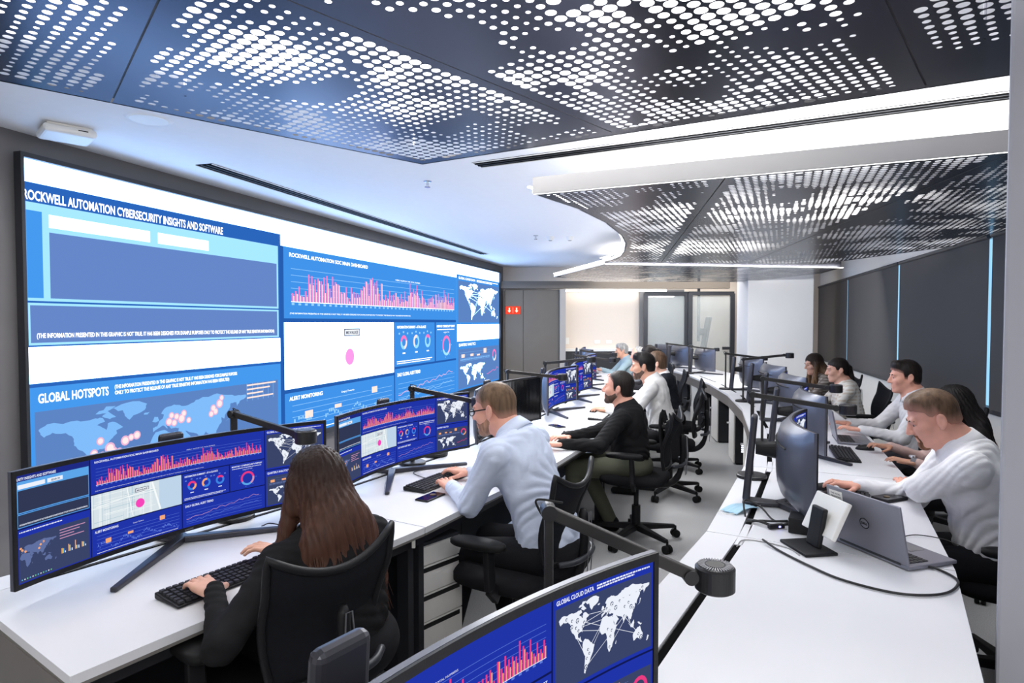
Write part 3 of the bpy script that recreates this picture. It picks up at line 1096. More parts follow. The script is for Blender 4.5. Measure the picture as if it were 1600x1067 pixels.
def seam_strip(a, b, z, parent):
    MB().bar((a[0], a[1], z), (b[0], b[1], z), 0.035, 0.004).build('seam_strip', M_PERFEDGE, parent)


def ext(a, b, k0, k1):
    return (a[0] + (b[0] - a[0]) * k0, a[1] + (b[1] - a[1]) * k0), (a[0] + (b[0] - a[0]) * k1, a[1] + (b[1] - a[1]) * k1)


for sa_, sb_, k0, k1 in (((-1.624, 2.550), (-0.987, 1.763), 0.02, 2.6), ((-0.626, 1.763), (0.477, 2.975), -1.1, 1.0), ((1.046, 1.763), (1.555, 2.367), -2.0, 1.05)):
    seam_strip(*ext(sa_, sb_, k0, k1), Z1 + 0.006, near_panel)
fr = MB()
for a, b in ((TIP, PL), (TIP, PR)):
    d = Vector((b[0] - a[0], b[1] - a[1], 0)).normalized()
    e = Vector(a + (0,)) + d * 3.6
    n = Vector((-d.y, d.x, 0))
    if n.dot(Vector(C1 + (0,)) - Vector(a + (0,))) < 0:
        n = -n
    fr.bar(Vector((a[0], a[1], Z1 + 0.012)) + n * 0.006, Vector((e.x, e.y, Z1 + 0.012)) + n * 0.006, 0.012, 0.024)
fr.build('edge_frame', M_PERFEDGE, near_panel)
hg = MB()
for x, y in ((-0.5, 3.2), (-1.3, 2.5), (0.6, 2.7), (1.5, 2.0), (0, 1.5), (-1.5, 1.4)):
    hg.cyl((x, y, Z1), (x, y, 2.78), 0.005, n=6)
hg.build('hanger', M_GREYMETAL, near_panel)

# second panel: a box with a pale fascia, curved towards the video wall
Z2 = 2.35
far_panel = thing('perforated_ceiling_panel', 'long dark perforated ceiling panel with curved edge and glowing white fascia over the right desks', 'ceiling panel')
T2, R2, F2a, F2b = (0.124, 3.655), (2.156, 2.766), (1.128, 7.729), (3.98, 8.07)
RT2 = (4.455, 5.69)
C2 = (2.6, 5.5)
pts2 = [(0.124, 3.655), (0.420, 4.103), (0.695, 4.676), (0.95, 5.40), (1.081, 5.92), (1.19, 6.6), (1.232, 7.059), (1.20, 7.45), (1.128, 7.729)]


def curve_clip(wx, wy):
    best = None
    for a, b in zip(pts2[:-1], pts2[1:]):
        my = (a[1] + b[1]) / 2
        dd = abs(wy - my)
        if best is None or dd < best[0]:
            best = (dd, a, b)
    return [half(best[1], best[2], (best[1][0] + 3, best[1][1] + 0.5))]


R2e = (T2[0] + (R2[0] - T2[0]) * 1.9, T2[1] + (R2[1] - T2[1]) * 1.9)
base2 = [half(T2, R2, C2), half(F2a, F2b, C2), half(F2b, RT2, C2)]
bx2 = (-1, 7, -1, 9.5)
seams = [half((1.1, 3.2), (1.9, 8.0), (0, 6)), half((2.2, 2.7), (3.0, 8.0), (1.4, 5))]
A2 = math.atan2(R2[1] - T2[1], R2[0] - T2[0])
bb = (-5, 6, 0, 10)
perforated('perforated_sheet', base2 + [shift(seams[0], G)], None, bb, 0.042, A2, Z2, 8, 11, far_panel, clipfn=curve_clip, lo=0.36)
perforated('perforated_sheet', base2 + [shift(flip(seams[0]), G), shift(seams[1], G)], None, bb, 0.042, A2, Z2, 8, 12, far_panel, lo=0.36)
perforated('perforated_sheet', base2 + [shift(flip(seams[1]), G)], None, bb, 0.042, A2, Z2, 8, 13, far_panel, lo=0.38)


for sa_, sb_ in (((1.1, 3.2), (1.9, 8.0)), ((2.2, 2.7), (3.0, 8.0))):
    seam_strip(*ext(sa_, sb_, 0.01, 0.985), Z2 + 0.006, far_panel)


def fascia(path, z0, z1, parent, thick=0.014, name='fascia', material=None):
    """an upright strip along a path"""
    mb = MB()
    for a, b in zip(path[:-1], path[1:]):
        mb.bar((a[0], a[1], (z0 + z1) / 2), (b[0], b[1], (z0 + z1) / 2), thick, z1 - z0)
    return mb.build(name, material or M_CEIL, parent)


fascia([T2, R2e], Z2, Z2 + 0.095, far_panel, material=M_FASCIA)
fascia(pts2, Z2, Z2 + 0.03, far_panel)
fascia([F2a, F2b], Z2, Z2 + 0.06, far_panel)
fascia([F2b, RT2, (4.75, 4.2)], Z2, Z2 + 0.06, far_panel)


def led(path, z, parent, material=M_LED, w=0.02, name='led_strip'):
    mb = MB()
    for a, b in zip(path[:-1], path[1:]):
        mb.bar((a[0], a[1], z), (b[0], b[1], z), w, 0.008)
    return mb.build(name, material, parent)


def off(path, d):
    out = []
    for i, p in enumerate(path):
        a, b = path[max(0, i - 1)], path[min(len(path) - 1, i + 1)]
        v = Vector((b[0] - a[0], b[1] - a[1])).normalized()
        out.append((p[0] - v.y * d, p[1] + v.x * d))
    return out


led(off([T2, R2e], -0.035)[:] if False else off([T2, R2e], 0.03), Z2 + 0.085, far_panel)
led(off(pts2, 0.03), Z2 + 0.045, far_panel)
led(off([T2, R2e], 0.012), Z2 + 0.003, far_panel, M_LEDSOFT, 0.012)

# third panel: further down the room
Z3 = 2.35
third_panel = thing('perforated_ceiling_panel', 'small dark perforated ceiling panel at the far end in front of the white column', 'ceiling panel')
P3 = [(0.70, 10.3), (1.20, 8.05), (4.55, 8.62), (4.75, 9.6), (4.3, 11.6), (1.55, 11.5)]
b3 = [half(P3[i], P3[(i + 1) % 6], (2.6, 10)) for i in range(6)]
perforated('perforated_sheet', b3, None, (-1, 7, 6, 13), 0.055, 0.1, Z3, 8, 21, third_panel, lo=0.42)
fascia([P3[0], P3[1]], Z3, Z3 + 0.05, third_panel)
fascia([P3[1], P3[2], P3[3]], Z3, Z3 + 0.10, third_panel, material=M_STAND)
led([(1.2, 8.0), (4.55, 8.57)], Z3 - 0.0, third_panel, M_LED, 0.03)
led([P3[0], P3[1]], Z3 + 0.055, third_panel, M_LED, 0.03)

# ceiling slot diffusers
def diffuser(a, b, label):
    a, b = Vector((*a, 0)), Vector((*b, 0))
    L = (b - a).length
    o = thing('slot_diffuser', label, 'air vent', ((a + b) / 2).to_tuple()[:2] + (2.78,), math.atan2(b.y - a.y, b.x - a.x))
    MB().box((0, 0, -0.002), (L, 0.15, 0.004)).build('backing', mat('slot_void', rgb(8, 8, 9), 0.95, spec=0.05), o)
    for y in (-0.074, -0.025, 0.025, 0.074):
        MB().box((0, y, -0.006), (L, 0.007, 0.005)).build('slat', M_WHITEPL if abs(y) > 0.05 else M_DARKGREY, o)
    return o


diffuser((-2.30, 4.67), (-0.47, 10.79), 'long slot air vent in the ceiling above the video wall')
diffuser((-0.264, 4.69), (2.9, 3.10), 'black slot air vent in the ceiling between the two dark panels')

# small things on the ceiling
ap = thing('access_point', 'white boxy wireless access point on the ceiling at the near end of the video wall', 'access point', (-2.72, 3.83, 2.78), R(45))
MB().box((0, 0, -0.035), (0.27, 0.27, 0.05)).build('housing', M_WHITEPL, ap, bevel=0.022, segs=3)
MB().box((0, 0, -0.006), (0.23, 0.23, 0.012)).build('mounting_plate', M_WHITEPL, ap, bevel=0.004)
MB().box((0.06, -0.1355, -0.03), (0.05, 0.002, 0.006)).build('port', M_SLOT, ap)
sp = thing('ceiling_speaker', 'round white speaker grille flush in the ceiling beside the access point', 'speaker', (-2.11, 3.645, 2.78))
MB().lathe([(0.115, -0.004), (0.128, 0.0)], n=32).build('grille', M_CEIL, sp)
MB().lathe([(0.10, -0.008), (0.112, -0.003)], n=32).build('rim', M_WHITEPL, sp)


def sprinkler(x, y, label):
    o = thing('sprinkler', label, 'sprinkler', (x, y, 2.78))
    MB().lathe([(0.012, -0.035), (0.012, -0.006), (0.035, -0.004), (0.035, 0)], n=14).build('body', M_CHROME, o)
    MB().lathe([(0.024, -0.052), (0.026, -0.049), (0.004, -0.048)], n=14).build('deflector', M_CHROME, o)
    s = MB()
    for k in (-1, 1):
        s.bar((0.010 * k, 0, -0.035), (0.016 * k, 0, -0.049), 0.004, 0.004)
    s.build('yoke', M_CHROME, o)
    return o


sprinkler(-0.707, 5.23, 'chrome sprinkler head on the ceiling just beyond the tip of the near dark panel')
sprinkler(0.322, 8.49, 'small sprinkler head on the ceiling left of the two smoke detectors')


def detector(x, y, label):
    o = thing('smoke_detector', label, 'smoke detector', (x, y, 2.78))
    MB().lathe([(0.03, -0.05), (0.042, -0.035), (0.05, -0.012), (0.055, 0)], n=18).build('body', M_WHITEPL, o)
    MB().lathe([(0.02, -0.056), (0.028, -0.05)], n=14).build('sensor_cap', M_GREYMETAL, o)


detector(0.53, 8.62, 'small smoke detector between the far sprinkler and the other detector')
detector(0.80, 8.62, 'smoke detector on the ceiling nearest the glowing curved edge of the far panel')

# blinds
for k in range(5):
    a, b = bay_px[k] + (0.035 if k != 4 else 0.02), bay_px[k + 1] - (0.035 if k != 3 else 0.02)
    c = rwp((a + b) / 2, 0, 0.03)
    o = thing('roller_blind', BLIND_LABELS[k], 'blind', (c.x, c.y, 0.80), WRZ, 'dark roller blinds along the window wall')
    MB().box((0, 0, 0.80), (b - a, 0.004, 1.52)).build('fabric', M_BLIND, o)
    MB().cyl((-(b - a) / 2, -0.0, 1.55), ((b - a) / 2, 0.0, 1.55), 0.022, n=12).build('roller', M_DARKGREY, o)
    MB().box((0, 0, 0.035), (b - a, 0.014, 0.03)).build('bottom_bar', M_DARKGREY, o)

# exit sign, wall plates, lit shelf strip, glass doors and what stands behind them
es = thing('exit_sign', 'small red exit sign with white arrow at the far end of the video wall', 'sign', (0.02, 12.925, 1.85))
MB().box((0, 0, 0), (0.30, 0.03, 0.16)).build('sign_board', glow('sign_red', rgb(225, 60, 40), 0.9), es, bevel=0.003)
g = MB()
for x in (-0.075, 0.075):
    g.box((x, -0.017, 0.022), (0.026, 0.004, 0.06))
    g.add([(x - 0.036, -0.019, -0.005), (x, -0.019, -0.05), (x + 0.036, -0.019, -0.005)], [(0, 1, 2)])
g.build('arrow', glow('sign_white', rgb(255, 225, 200), 1.0), es)
MB().box((0, -0.018, 0), (0.006, 0.002, 0.12)).build('divider', glow('sign_white', rgb(255, 225, 200), 1.0), es)
for x, z, w, h, lab in ((1.14, 1.20, 0.17, 0.14, 'white square wall plate left of the two small switches on the cream back wall'), (1.83, 1.18, 0.12, 0.075, 'left one of two small white switches on the cream wall'), (2.08, 1.18, 0.12, 0.075, 'right one of two small white switches on the cream wall')):
    o = thing('wall_plate', lab, 'switch', (x, 13.345, z))
    MB().box((0, -0.006, 0), (w, 0.012, h)).build('plate', M_WHITEPL, o, bevel=0.004)
    MB().box((0, -0.013, 0), (w * 0.5, 0.006, h * 0.6)).build('rocker', M_WHITEPL, o, bevel=0.002)
o = thing('strip_light', 'bright white strip light along the top of the cream back wall', 'lamp', (2.15, 13.1, 2.265))
MB().box((0, 0, 0), (2.2, 0.05, 0.03)).build('diffuser', M_LED, o)
MB().box((0, 0.01, 0.025), (2.24, 0.06, 0.02)).build('housing', M_WHITEPL, o)


def glass_door(x0, x1, y, name, handle_side):
    d = struct(MB().box(((x0 + x1) / 2, y, 2.2), (x1 - x0, 0.06, 0.08)).build(name, M_DARKGREY))
    for x in (x0 + 0.03, x1 - 0.03):
        MB().box((x, y, 1.1), (0.09, 0.07, 2.2)).build('door_frame', M_DARKGREY, d)
    MB().box(((x0 + x1) / 2, y, 1.08), (x1 - x0 - 0.12, 0.012, 2.14)).build('door_glass', M_GLASS, d)
    hx = x1 - 0.16 if handle_side > 0 else x0 + 0.16
    MB().box((hx, y - 0.03, 1.06), (0.16, 0.03, 0.06)).build('door_handle', M_DARKGREY, d, bevel=0.004)
    return d


glass_door(2.76, 3.68, 13.0, 'door_2', 1)
glass_door(3.68, 4.62, 12.95, 'door_3', 1)
struct(MB().box((3.2, 13.30, 1.15), (0.95, 0.06, 2.3)).build('trim_8', mat('grey_room', rgb(120, 120, 122), 0.7)))
tv = thing('television', 'black television on a ceiling pole seen edge-on behind the glass door', 'television', (3.96, 13.12, 0))
MB().box((0.14, 0, 1.38), (0.05, 0.28, 0.66), rot=Matrix.Rotation(R(10), 3, 'Y')).build('panel', M_BLACKPL, tv, bevel=0.006)
MB().cyl((-0.02, 0, 1.2), (-0.02, 0, 2.7), 0.03, n=12).build('pole', M_DARKGREY, tv)
MB().box((0.05, 0, 1.4), (0.14, 0.10, 0.14)).build('bracket', M_BLACKPL, tv, bevel=0.006)

# ------------------------------------------------------------------ desks
def make_desk(row, d0, d1, label, end_panel=None, slot=True):
    (cx, cy), r0, r1 = ROW[row]
    g = 0.012
    dm = (d0 + d1) / 2
    o = thing('desk', label, 'desk', rp(row, dm, (r0 + r1) / 2), rrz(dm), 'white desks in the curved row before the video wall' if row == 'screen' else 'white desks in the curved row across the aisle')
    inv = Matrix.Rotation(-rrz(dm), 3, 'Z')
    org = Vector(o.location)

    def L(deg, r, z=0):
        p = inv @ (rp(row, deg, r) - org)
        return Vector((p.x, p.y, z))
    gap = g / 2 / r1 * 57.3 * 0.5
    a, b = d0 + gap, d1 - gap

    def quad(mb, da, db, ra, rb, z0, z1):
        P = [L(da, ra), L(da, rb), L(db, rb), L(db, ra)]
        area = sum(P[i].x * P[(i + 1) % 4].y - P[(i + 1) % 4].x * P[i].y for i in range(4))
        if area < 0:
            P = P[::-1]
        mb.prism([(p.x, p.y) for p in P], z0, z1)
    rs0, rs1 = r0 + 0.125, r0 + 0.155
    s0, s1 = d0 + 0.6, d1 - 0.35
    top = MB()
    if slot:
        quad(top, a, b, rs1, r1, DESK - 0.026, DESK)
        quad(top, a, b, r0, rs0, DESK - 0.026, DESK)
        quad(top, a, s0, rs0, rs1, DESK - 0.026, DESK)
        quad(top, s1, b, rs0, rs1, DESK - 0.026, DESK)
    else:
        quad(top, a, b, r0, r1, DESK - 0.026, DESK)
    wt = top.build('worktop', M_WHITE, o)
    if slot:
        ch = MB()
        quad(ch, s0, s1, rs0 + 0.0005, rs1 - 0.0005, DESK - 0.075, DESK - 0.004)
        ch.build('cable_channel', mat('slot_void', rgb(8, 8, 9), 0.95, spec=0.05), o)
    ed = MB()
    quad(ed, a, b, r1 - 0.004, r1 - 0.001, DESK - 0.036, DESK - 0.026)
    quad(ed, a, b, r0 + 0.001, rs0 - 0.002, DESK - 0.034, DESK - 0.026)
    quad(ed, a, b, rs1 + 0.002, r1 - 0.004, DESK - 0.034, DESK - 0.026)
    ed.build('underside', M_WHITE_EDGE, o)
    mp = MB()
    rm = r0 + (0.20 if row == 'screen' else 0.26)
    quad(mp, a, b, rm, rm + 0.018, 0.06 if row == 'screen' else 0.03, DESK - 0.08)
    mp.build('modesty_panel', M_DARKPANEL, o)
    ap = MB()
    quad(ap, a, b, r0 + 0.008, r0 + 0.026, DESK - 0.15, DESK - 0.034)
    ap.build('rear_apron', M_TAUPE, o)
    bm_ = MB()
    quad(bm_, a, b, r1 - 0.09, r1 - 0.05, DESK - 0.09, DESK - 0.034)
    bm_.build('beam', M_DARKPANEL, o)
    for d, rr in ((d0 + 0.12, 1), (d1 - 0.12, 1)):
        lg = MB()
        quad(lg, d - 0.06, d + 0.06, r1 - 0.11, r1 - 0.05, 0.0, DESK - 0.09)
        quad(lg, d - 0.06, d + 0.06, r0 + 0.05, r0 + 0.11, 0.0, DESK - 0.15)
        quad(lg, d - 0.06, d + 0.06, r0 + 0.11, r1 - 0.11, DESK - 0.13, DESK - 0.09)
        lg.build('leg_frame', M_DARKPANEL, o)
    if end_panel:
        ep = MB()
        quad(ep, d0 + 0.0, d0 + 0.08, r0, r1 - 0.02, 0.0, DESK - 0.034)
        ep.build('end_panel', M_TAUPE, o)
    return o


SJ = [-35.05 + 4.55 * k for k in range(9)]
AJ = [-38.4 + 4.6 * k for k in range(11)]
SL = ['white desk of the auburn-haired woman, with taupe end panel', 'white desk of the man in glasses and pale blue shirt', 'white desk of the man in the black shirt, with a switched-off monitor',
      'white desk of the dark-haired man in the white shirt before the video wall', 'white desk of the brown-haired person in the dark jacket', 'white desk of the person with the dark hair bun',
      'white desk of the bald person behind the hair bun', 'furthest white desk before the video wall, of the grey-haired man']
for k in range(8):
    make_desk('screen', SJ[k], SJ[k + 1], SL[k], end_panel=(k == 0))
AL = ['white desk at the very front whose lit monitor is cut by the frame', 'big empty white desk with the grey laptop and black cable loop', 'white desk of the bearded man in the white shirt', 'white desk of the person with long black hair and a wristwatch',
      'white desk of the man in the grey shirt by the blinds', 'white desk of the woman with the dark ponytail', 'white desk of the woman with long loose hair beside the white column', 'white desk past the loose-haired woman, without a monitor',
      'white desk below the white column with a brownish monitor back', 'furthest white desk of the aisle row by the glass doors']
for k in range(10):
    make_desk('aisle', AJ[k], AJ[k + 1], AL[k])


# ------------------------------------------------------------------ under-desk units
def drawer_unit(loc, rz, label):
    o = thing('drawer_unit', label, 'drawer unit', loc, rz)
    w, d, h = 0.30, 0.52, 0.60
    MB().box((0, 0, 0.03 + h / 2), (w, d, h)).build('carcass', M_DARKPANEL, o, bevel=0.006)
    MB().box((0, 0, 0.016), (w - 0.05, d - 0.05, 0.03)).build('plinth', M_SLOT, o)
    z = 0.03 + h - 0.012
    for k, dh in enumerate((0.085, 0.125, 0.125, 0.235)):
        f = MB().box((0, -d / 2 - 0.008, z - dh / 2), (w - 0.012, 0.018, dh - 0.005)).build('drawer', M_DRAWER, o, bevel=0.002)
        if k:
            MB().box((0.012, -d / 2 - 0.0175, z - 0.019), (w - 0.07, 0.003, 0.020)).build('handle', M_SLOT, f)
        z -= dh
    return o


p = rp('screen', -29.75, 16.46 - 0.27)
drawer_unit(p, rrz(-30.08) - R(12), 'pale grey four-drawer unit with a black body under the desk joint behind the woman')
lt = thing('desk_clip', 'tiny white clip under the desk edge above the drawer unit', 'clip', rp('screen', -30.7, 16.495))
MB().box((0, 0, 0.685), (0.014, 0.012, 0.034)).build('tab', M_WHITEPL, lt, bevel=0.002)


def tower(deg, label, glowing=False):
    o = thing('computer_cabinet', label, 'cabinet', rp('aisle', deg, 16.35 + 0.16), rrz(deg))
    # local +Y faces the aisle
    MB().box((0, 0, 0.305), (0.42, 0.28, 0.58)).build('carcass', M_DARKPANEL, o, bevel=0.006)
    f = MB().box((0, 0.148, 0.305), (0.41, 0.016, 0.575)).build('door', M_DRAWER, o, bevel=0.003)
    MB().cyl((0.15, 0.155, 0.42), (0.15, 0.185, 0.42), 0.012, n=12).build('knob', M_CHROME, f)
    MB().box((0, 0, 0.008), (0.38, 0.25, 0.016)).build('plinth', M_SLOT, o)
    if glowing:
        g = MB()
        for k in range(4):
            g.box((-0.2125, 0.055, 0.15 + 0.025 * k), (0.003, 0.035, 0.014))
        for y0, z0, y1, z1 in ((0.02, 0.23, -0.04, 0.23), (-0.04, 0.23, -0.05, 0.19), (0.02, 0.15, -0.05, 0.15), (0.02, 0.19, -0.01, 0.19)):
            g.bar((-0.2125, y0, z0), (-0.2125, y1, z1), 0.016, 0.003, up=(1, 0, 0))
        g.build('light_logo', glow('logo_white', (0.75, 0.85, 1.0), 3.0), o)
    return o


tower(-7.4, 'black under-desk cabinet with pale door furthest along the aisle')
tower(-11.9, 'black under-desk cabinet with a glowing white sign on its dark side', True)
tower(-16.6, 'black under-desk cabinet with pale door nearest the camera along the aisle', False)
tower(-2.6, 'black under-desk cabinet with pale door behind the empty dark chair')


# ------------------------------------------------------------------ monitors
def monitor_housing():
    mb = MB()
    nu, nv = 26, 10

    def back(u, v):
        x, z = (u - 0.5) * MON_W, (v - 0.5) * MON_H
        a = abs(2 * u - 1)
        b = abs(2 * v - 1)
        t = 0.016 + 0.052 * (1 - a ** 2.4) ** 0.7 * (1 - b ** 3) ** 0.6
        if v in (0, 1) or u in (0, 1):
            t = 0.012
        return mon_surf(x, z, -t)
    mb.grid(back, nu, nv)
    nb = len(mb.v)
    mb.grid(lambda u, v: mon_surf((u - 0.5) * MON_W, (v - 0.5) * MON_H, 0.0), nu, nv)
    # rim
    def idx(i, j):
        return j * (nu + 1) + i
    loop = [idx(i, 0) for i in range(nu)] + [idx(nu, j) for j in range(nv)] + [idx(i, nv) for i in range(nu, 0, -1)] + [idx(0, j) for j in range(nv, 0, -1)]
    n = len(loop)
    for k in range(n):
        a, b = loop[k], loop[(k + 1) % n]
        mb.f.append((b, a, nb + a, nb + b))
    # flip the back grid
    for k in range(nu * nv):
        mb.f[k] = tuple(reversed(mb.f[k]))
    return mb


def make_monitor(off_screen=False, neck=0.0):
    o = thing('curved_monitor', 'x', 'monitor', (0, 0, 0), 0)
    zc = 0.235
    h = monitor_housing().build('housing', M_MONBACK, o)
    h.location = (0, 0, zc)
    for p_ in h.data.polygons:
        p_.use_smooth = True
    es_ = h.modifiers.new('edges', 'EDGE_SPLIT')
    es_.split_angle = R(50)
    bz = MB()

    def strip(x0, x1, z0, z1, n):
        bz.grid(lambda u, v: mon_surf(x0 + (x1 - x0) * u, z0 + (z1 - z0) * v, 0.004), n, 1)
    W2, H2 = MON_W / 2, MON_H / 2
    strip(-W2, W2, -H2, -SH / 2, 26)
    strip(-W2, W2, SH / 2, H2, 26)
    strip(-W2, -SW / 2, -SH / 2, SH / 2, 1)
    strip(SW / 2, W2, -SH / 2, SH / 2, 1)
    bzo = bz.build('bezel', M_BLACKPL, o)
    bzo.location = (0, 0, zc)
    md = bzo.modifiers.new('depth', 'SOLIDIFY')
    md.thickness = 0.005
    md.offset = 0
    if off_screen:
        sc_ = MB().grid(lambda u, v: mon_surf((u - 0.5) * SW, (v - 0.5) * SH, 0.002), 26, 1).build('screen', M_BLACKGLOSS, o)
        sc_.location = (0, 0, zc)
    else:
        cvm = monitor_canvas()
        lo, hi = split_canvas(cvm, 1)
        s = lo.build('screen', emat('monitor_display', 0.58, 'NONE'), lambda u, z, l: mon_surf(u, z, 0.002 + 0.0006 * l), o)
        s.location = (0, 0, zc)
        d = hi.build('screen_graphics', emat('monitor_display', 0.58, 'NONE'), lambda u, z, l: mon_surf(u, z, 0.002 + 0.0006 * l), s)
        d['kind'] = 'stuff'
    # brand lettering under the screen
    tv_, tf_, ta, tb, _t = text_mesh('SAMSUNG', True)
    k = 0.034 / (tb - ta)
    lm = MB()
    lm.add([mon_surf((a - (ta + tb) / 2) * k, -H2 + 0.0045 + b * k * 0.9, 0.0072) for a, b in tv_], tf_)
    lo_ = lm.build('lettering', M_GREYMETAL, o)
    lo_.location = (0, 0, zc)
    # groove on the back
    gv = MB()
    gv.tube([mon_surf((i / 12 - 0.5) * 0.5, 0.085, -0.068) for i in range(13)], 0.004, 6)
    g_ = gv.build('vent_groove', M_SLOT, o)
    g_.location = (0, 0, zc)
    # stand: neck plate, bracket, hub and two splayed legs
    nk = MB()
    nk.bar((0, 0.185 + neck, 0.02), (0, 0.150 + neck, 0.425), 0.105, 0.034, 0.095, 0.030, up=(0, 1, 0))
    nk.build('stand_neck', M_STAND, o, bevel=0.014, segs=3)
    br = MB()
    br.cyl((0, 0.145 + neck, zc + 0.03), (0, 0.060, zc + 0.03), 0.026, 0.042, n=18)
    br.build('bracket', M_BLACKPL, o)
    hb = MB()
    hb.bar((0, 0.20 + neck, 0.012), (0, 0.03, 0.012), 0.10, 0.022, 0.06, 0.02)
    hb.build('stand_hub', M_STAND, o, bevel=0.005)
    for s_ in (-1, 1):
        lg = MB()
        lg.bar((0, 0.05, 0.014), (0.37 * s_, -0.22, 0.009), 0.042, 0.026, 0.022, 0.016)
        lg.build('stand_leg', M_STAND, o, bevel=0.004)
    return o


def place(o, pos, rz, label, z=None, group=None):
    o.location = (pos.x, pos.y, DESK if z is None else z)
    o.rotation_euler = (0, 0, rz)
    o['label'] = label
    if group:
        o['group'] = group
    return o


mon0 = make_monitor(neck=-0.04)
mon_off = make_monitor(True, -0.04)
SM = [(-32.76, 'lit ultrawide curved monitor before the woman with auburn hair'), (-28.15, 'lit ultrawide curved monitor before the man in glasses'), (-23.55, None),
      (-18.6, 'curved monitor with blue edge standing just beyond the switched-off black one'), (-14.5, 'second lit curved monitor beyond the switched-off black one'), (-9.9, 'third lit curved monitor beyond the switched-off black one'),
      (-5.4, 'fourth curved monitor beyond the switched-off black one'), (-0.9, 'furthest curved monitor of the row, before the grey-haired man')]
first = True
for deg, lab in SM:
    pos = rp('screen', deg, 15.86 if deg < -30 else 15.82)
    if lab is None:
        place(mon_off, pos, rrz(deg), 'switched-off black curved monitor behind the head of the man in glasses')
        continue
    o = mon0 if first else copy_tree(mon0)
    first = False
    place(o, pos, rrz(deg), lab, group='lit curved monitors before the video wall')
BIG = (-36.15, 'large lit monitor cut off by the bottom edge of the picture')
AM = [(-27.4, 'curved monitor seen from behind before the bearded man in white'), (-22.6, 'dark curved monitor back standing just behind the bearded man\'s monitor'),
      (-18.0, 'curved monitor back before the man in the grey shirt'), (-13.6, 'curved monitor back before the woman with the ponytail'), (-9.2, 'curved monitor back before the woman with loose hair'),
      (-0.2, 'brownish monitor back below the left edge of the white column'), (4.3, 'brownish monitor back below the glass doors'), (7.0, 'furthest monitor back of the aisle row')]
place(copy_tree(mon0), rp('aisle', BIG[0], 16.50), rrz(BIG[0]), BIG[1])
MON_W, MON_H, MON_R = 0.80, 0.36, 1.0
SW, SH = 0.778, 0.33
mon_s = make_monitor(neck=0.01)
first = True
for deg, lab in AM:
    place(mon_s if first else copy_tree(mon_s), rp('aisle', deg, {-22.6: 16.68, -27.4: 16.63}.get(deg, 16.66)), rrz(deg) + R(5), lab, group='curved monitors of the aisle row')
    first = False


# ------------------------------------------------------------------ task lamps
def make_lamp(tilt=0.0, H=0.46, armlen=0.42):
    o = thing('desk_lamp', 'x', 'lamp')
    MB().lathe([(0.078, 0.0), (0.08, 0.004), (0.08, 0.016), (0.074, 0.020), (0.01, 0.021)], n=32).build('base', M_LAMPDARK, o)
    MB().bar((0, 0, 0.02), (0, 0, H + 0.01), 0.026, 0.018).build('post', M_LAMP, o, bevel=0.003)
    j = MB().cyl((-0.02, 0, H), (0.02, 0, H), 0.017, n=18).build('joint', M_LAMPDARK, o)
    ze = H + tilt
    MB().bar((0, 0, H), (0, -armlen, ze), 0.018, 0.026).build('arm', M_LAMP, o, bevel=0.003)
    MB().cyl((-0.014, -armlen + 0.01, ze), (0.014, -armlen + 0.01, ze), 0.016, n=14).build('wrist_joint', M_LAMPDARK, o)
    hd = MB().lathe([(0.036, -0.032), (0.042, -0.028), (0.042, 0.018), (0.038, 0.022), (0.001, 0.022)], (0, -armlen - 0.045, ze), n=36).build('lamp_head', M_LAMPDARK, o)
    fn = MB()
    for k in range(36):
        a = 2 * math.pi * k / 36
        c, s = math.cos(a), math.sin(a)
        fn.bar((0.022 * c, -armlen - 0.045 + 0.022 * s, ze + 0.0235), (0.036 * c, -armlen - 0.045 + 0.036 * s, ze + 0.0235), 0.002, 0.003)
    f_ = fn.build('cooling_fin', M_GREYMETAL, hd)
    f_['kind'] = 'stuff'
    MB().cyl((0, -armlen - 0.045, ze + 0.0225), (0, -armlen - 0.045, ze + 0.025), 0.020, n=20).build('cap', M_LAMP, hd)
    cb = MB()
    cb.tube(spline([(0.015, 0, H - 0.03), (0.022, 0.02, H), (0.012, 0.022, H + 0.022), (0.0, -0.03, H + 0.018)], 6), 0.0025, 6)
    cb.build('cord', M_CABLE, o)
    return o


lamp0 = make_lamp(-0.05)
lamp_up = make_lamp(0.05)
lamp_front = make_lamp(-0.145, 0.46, 0.315)
LPS = [('screen', -31.7, 15.72, 0, 0, 'desk lamp leaning over the auburn-haired woman\'s monitor'), ('screen', -27.3, 15.74, 0, 0, 'desk lamp behind the monitor of the man in glasses'),
       ('screen', -22.2, 15.72, 35, 0, 'desk lamp over the switched-off black monitor'), ('screen', -18.2, 15.70, -5, 1, 'desk lamp with rising arm just beyond the switched-off black monitor'),
       ('screen', -12.6, 15.72, 0, 0, 'desk lamp fifth along the row before the video wall'), ('screen', -8.0, 15.72, 0, 0, 'furthest visible desk lamp before the taupe doors'),
       ('aisle', -34.2, 16.38, 37, 2, 'large black desk lamp in front with round head over the empty white desk'), ('aisle', -25.6, 16.41, 0, 0, 'desk lamp with arm running behind the bearded man\'s monitor'),
       ('aisle', -21.8, 16.43, 0, 0, 'desk lamp second from the front along the aisle row'), ('aisle', -13.4, 16.42, 0, 1, 'desk lamp before the woman with the ponytail'),
       ('aisle', -9.0, 16.41, -4, 0, 'desk lamp before the white column\'s left edge'), ('aisle', -0.6, 16.42, 0, 0, 'tall thin desk lamp before the glass doors'), ('aisle', 4.0, 16.42, 0, 0, 'furthest desk lamp, before the grey door')]
u0 = u1 = True
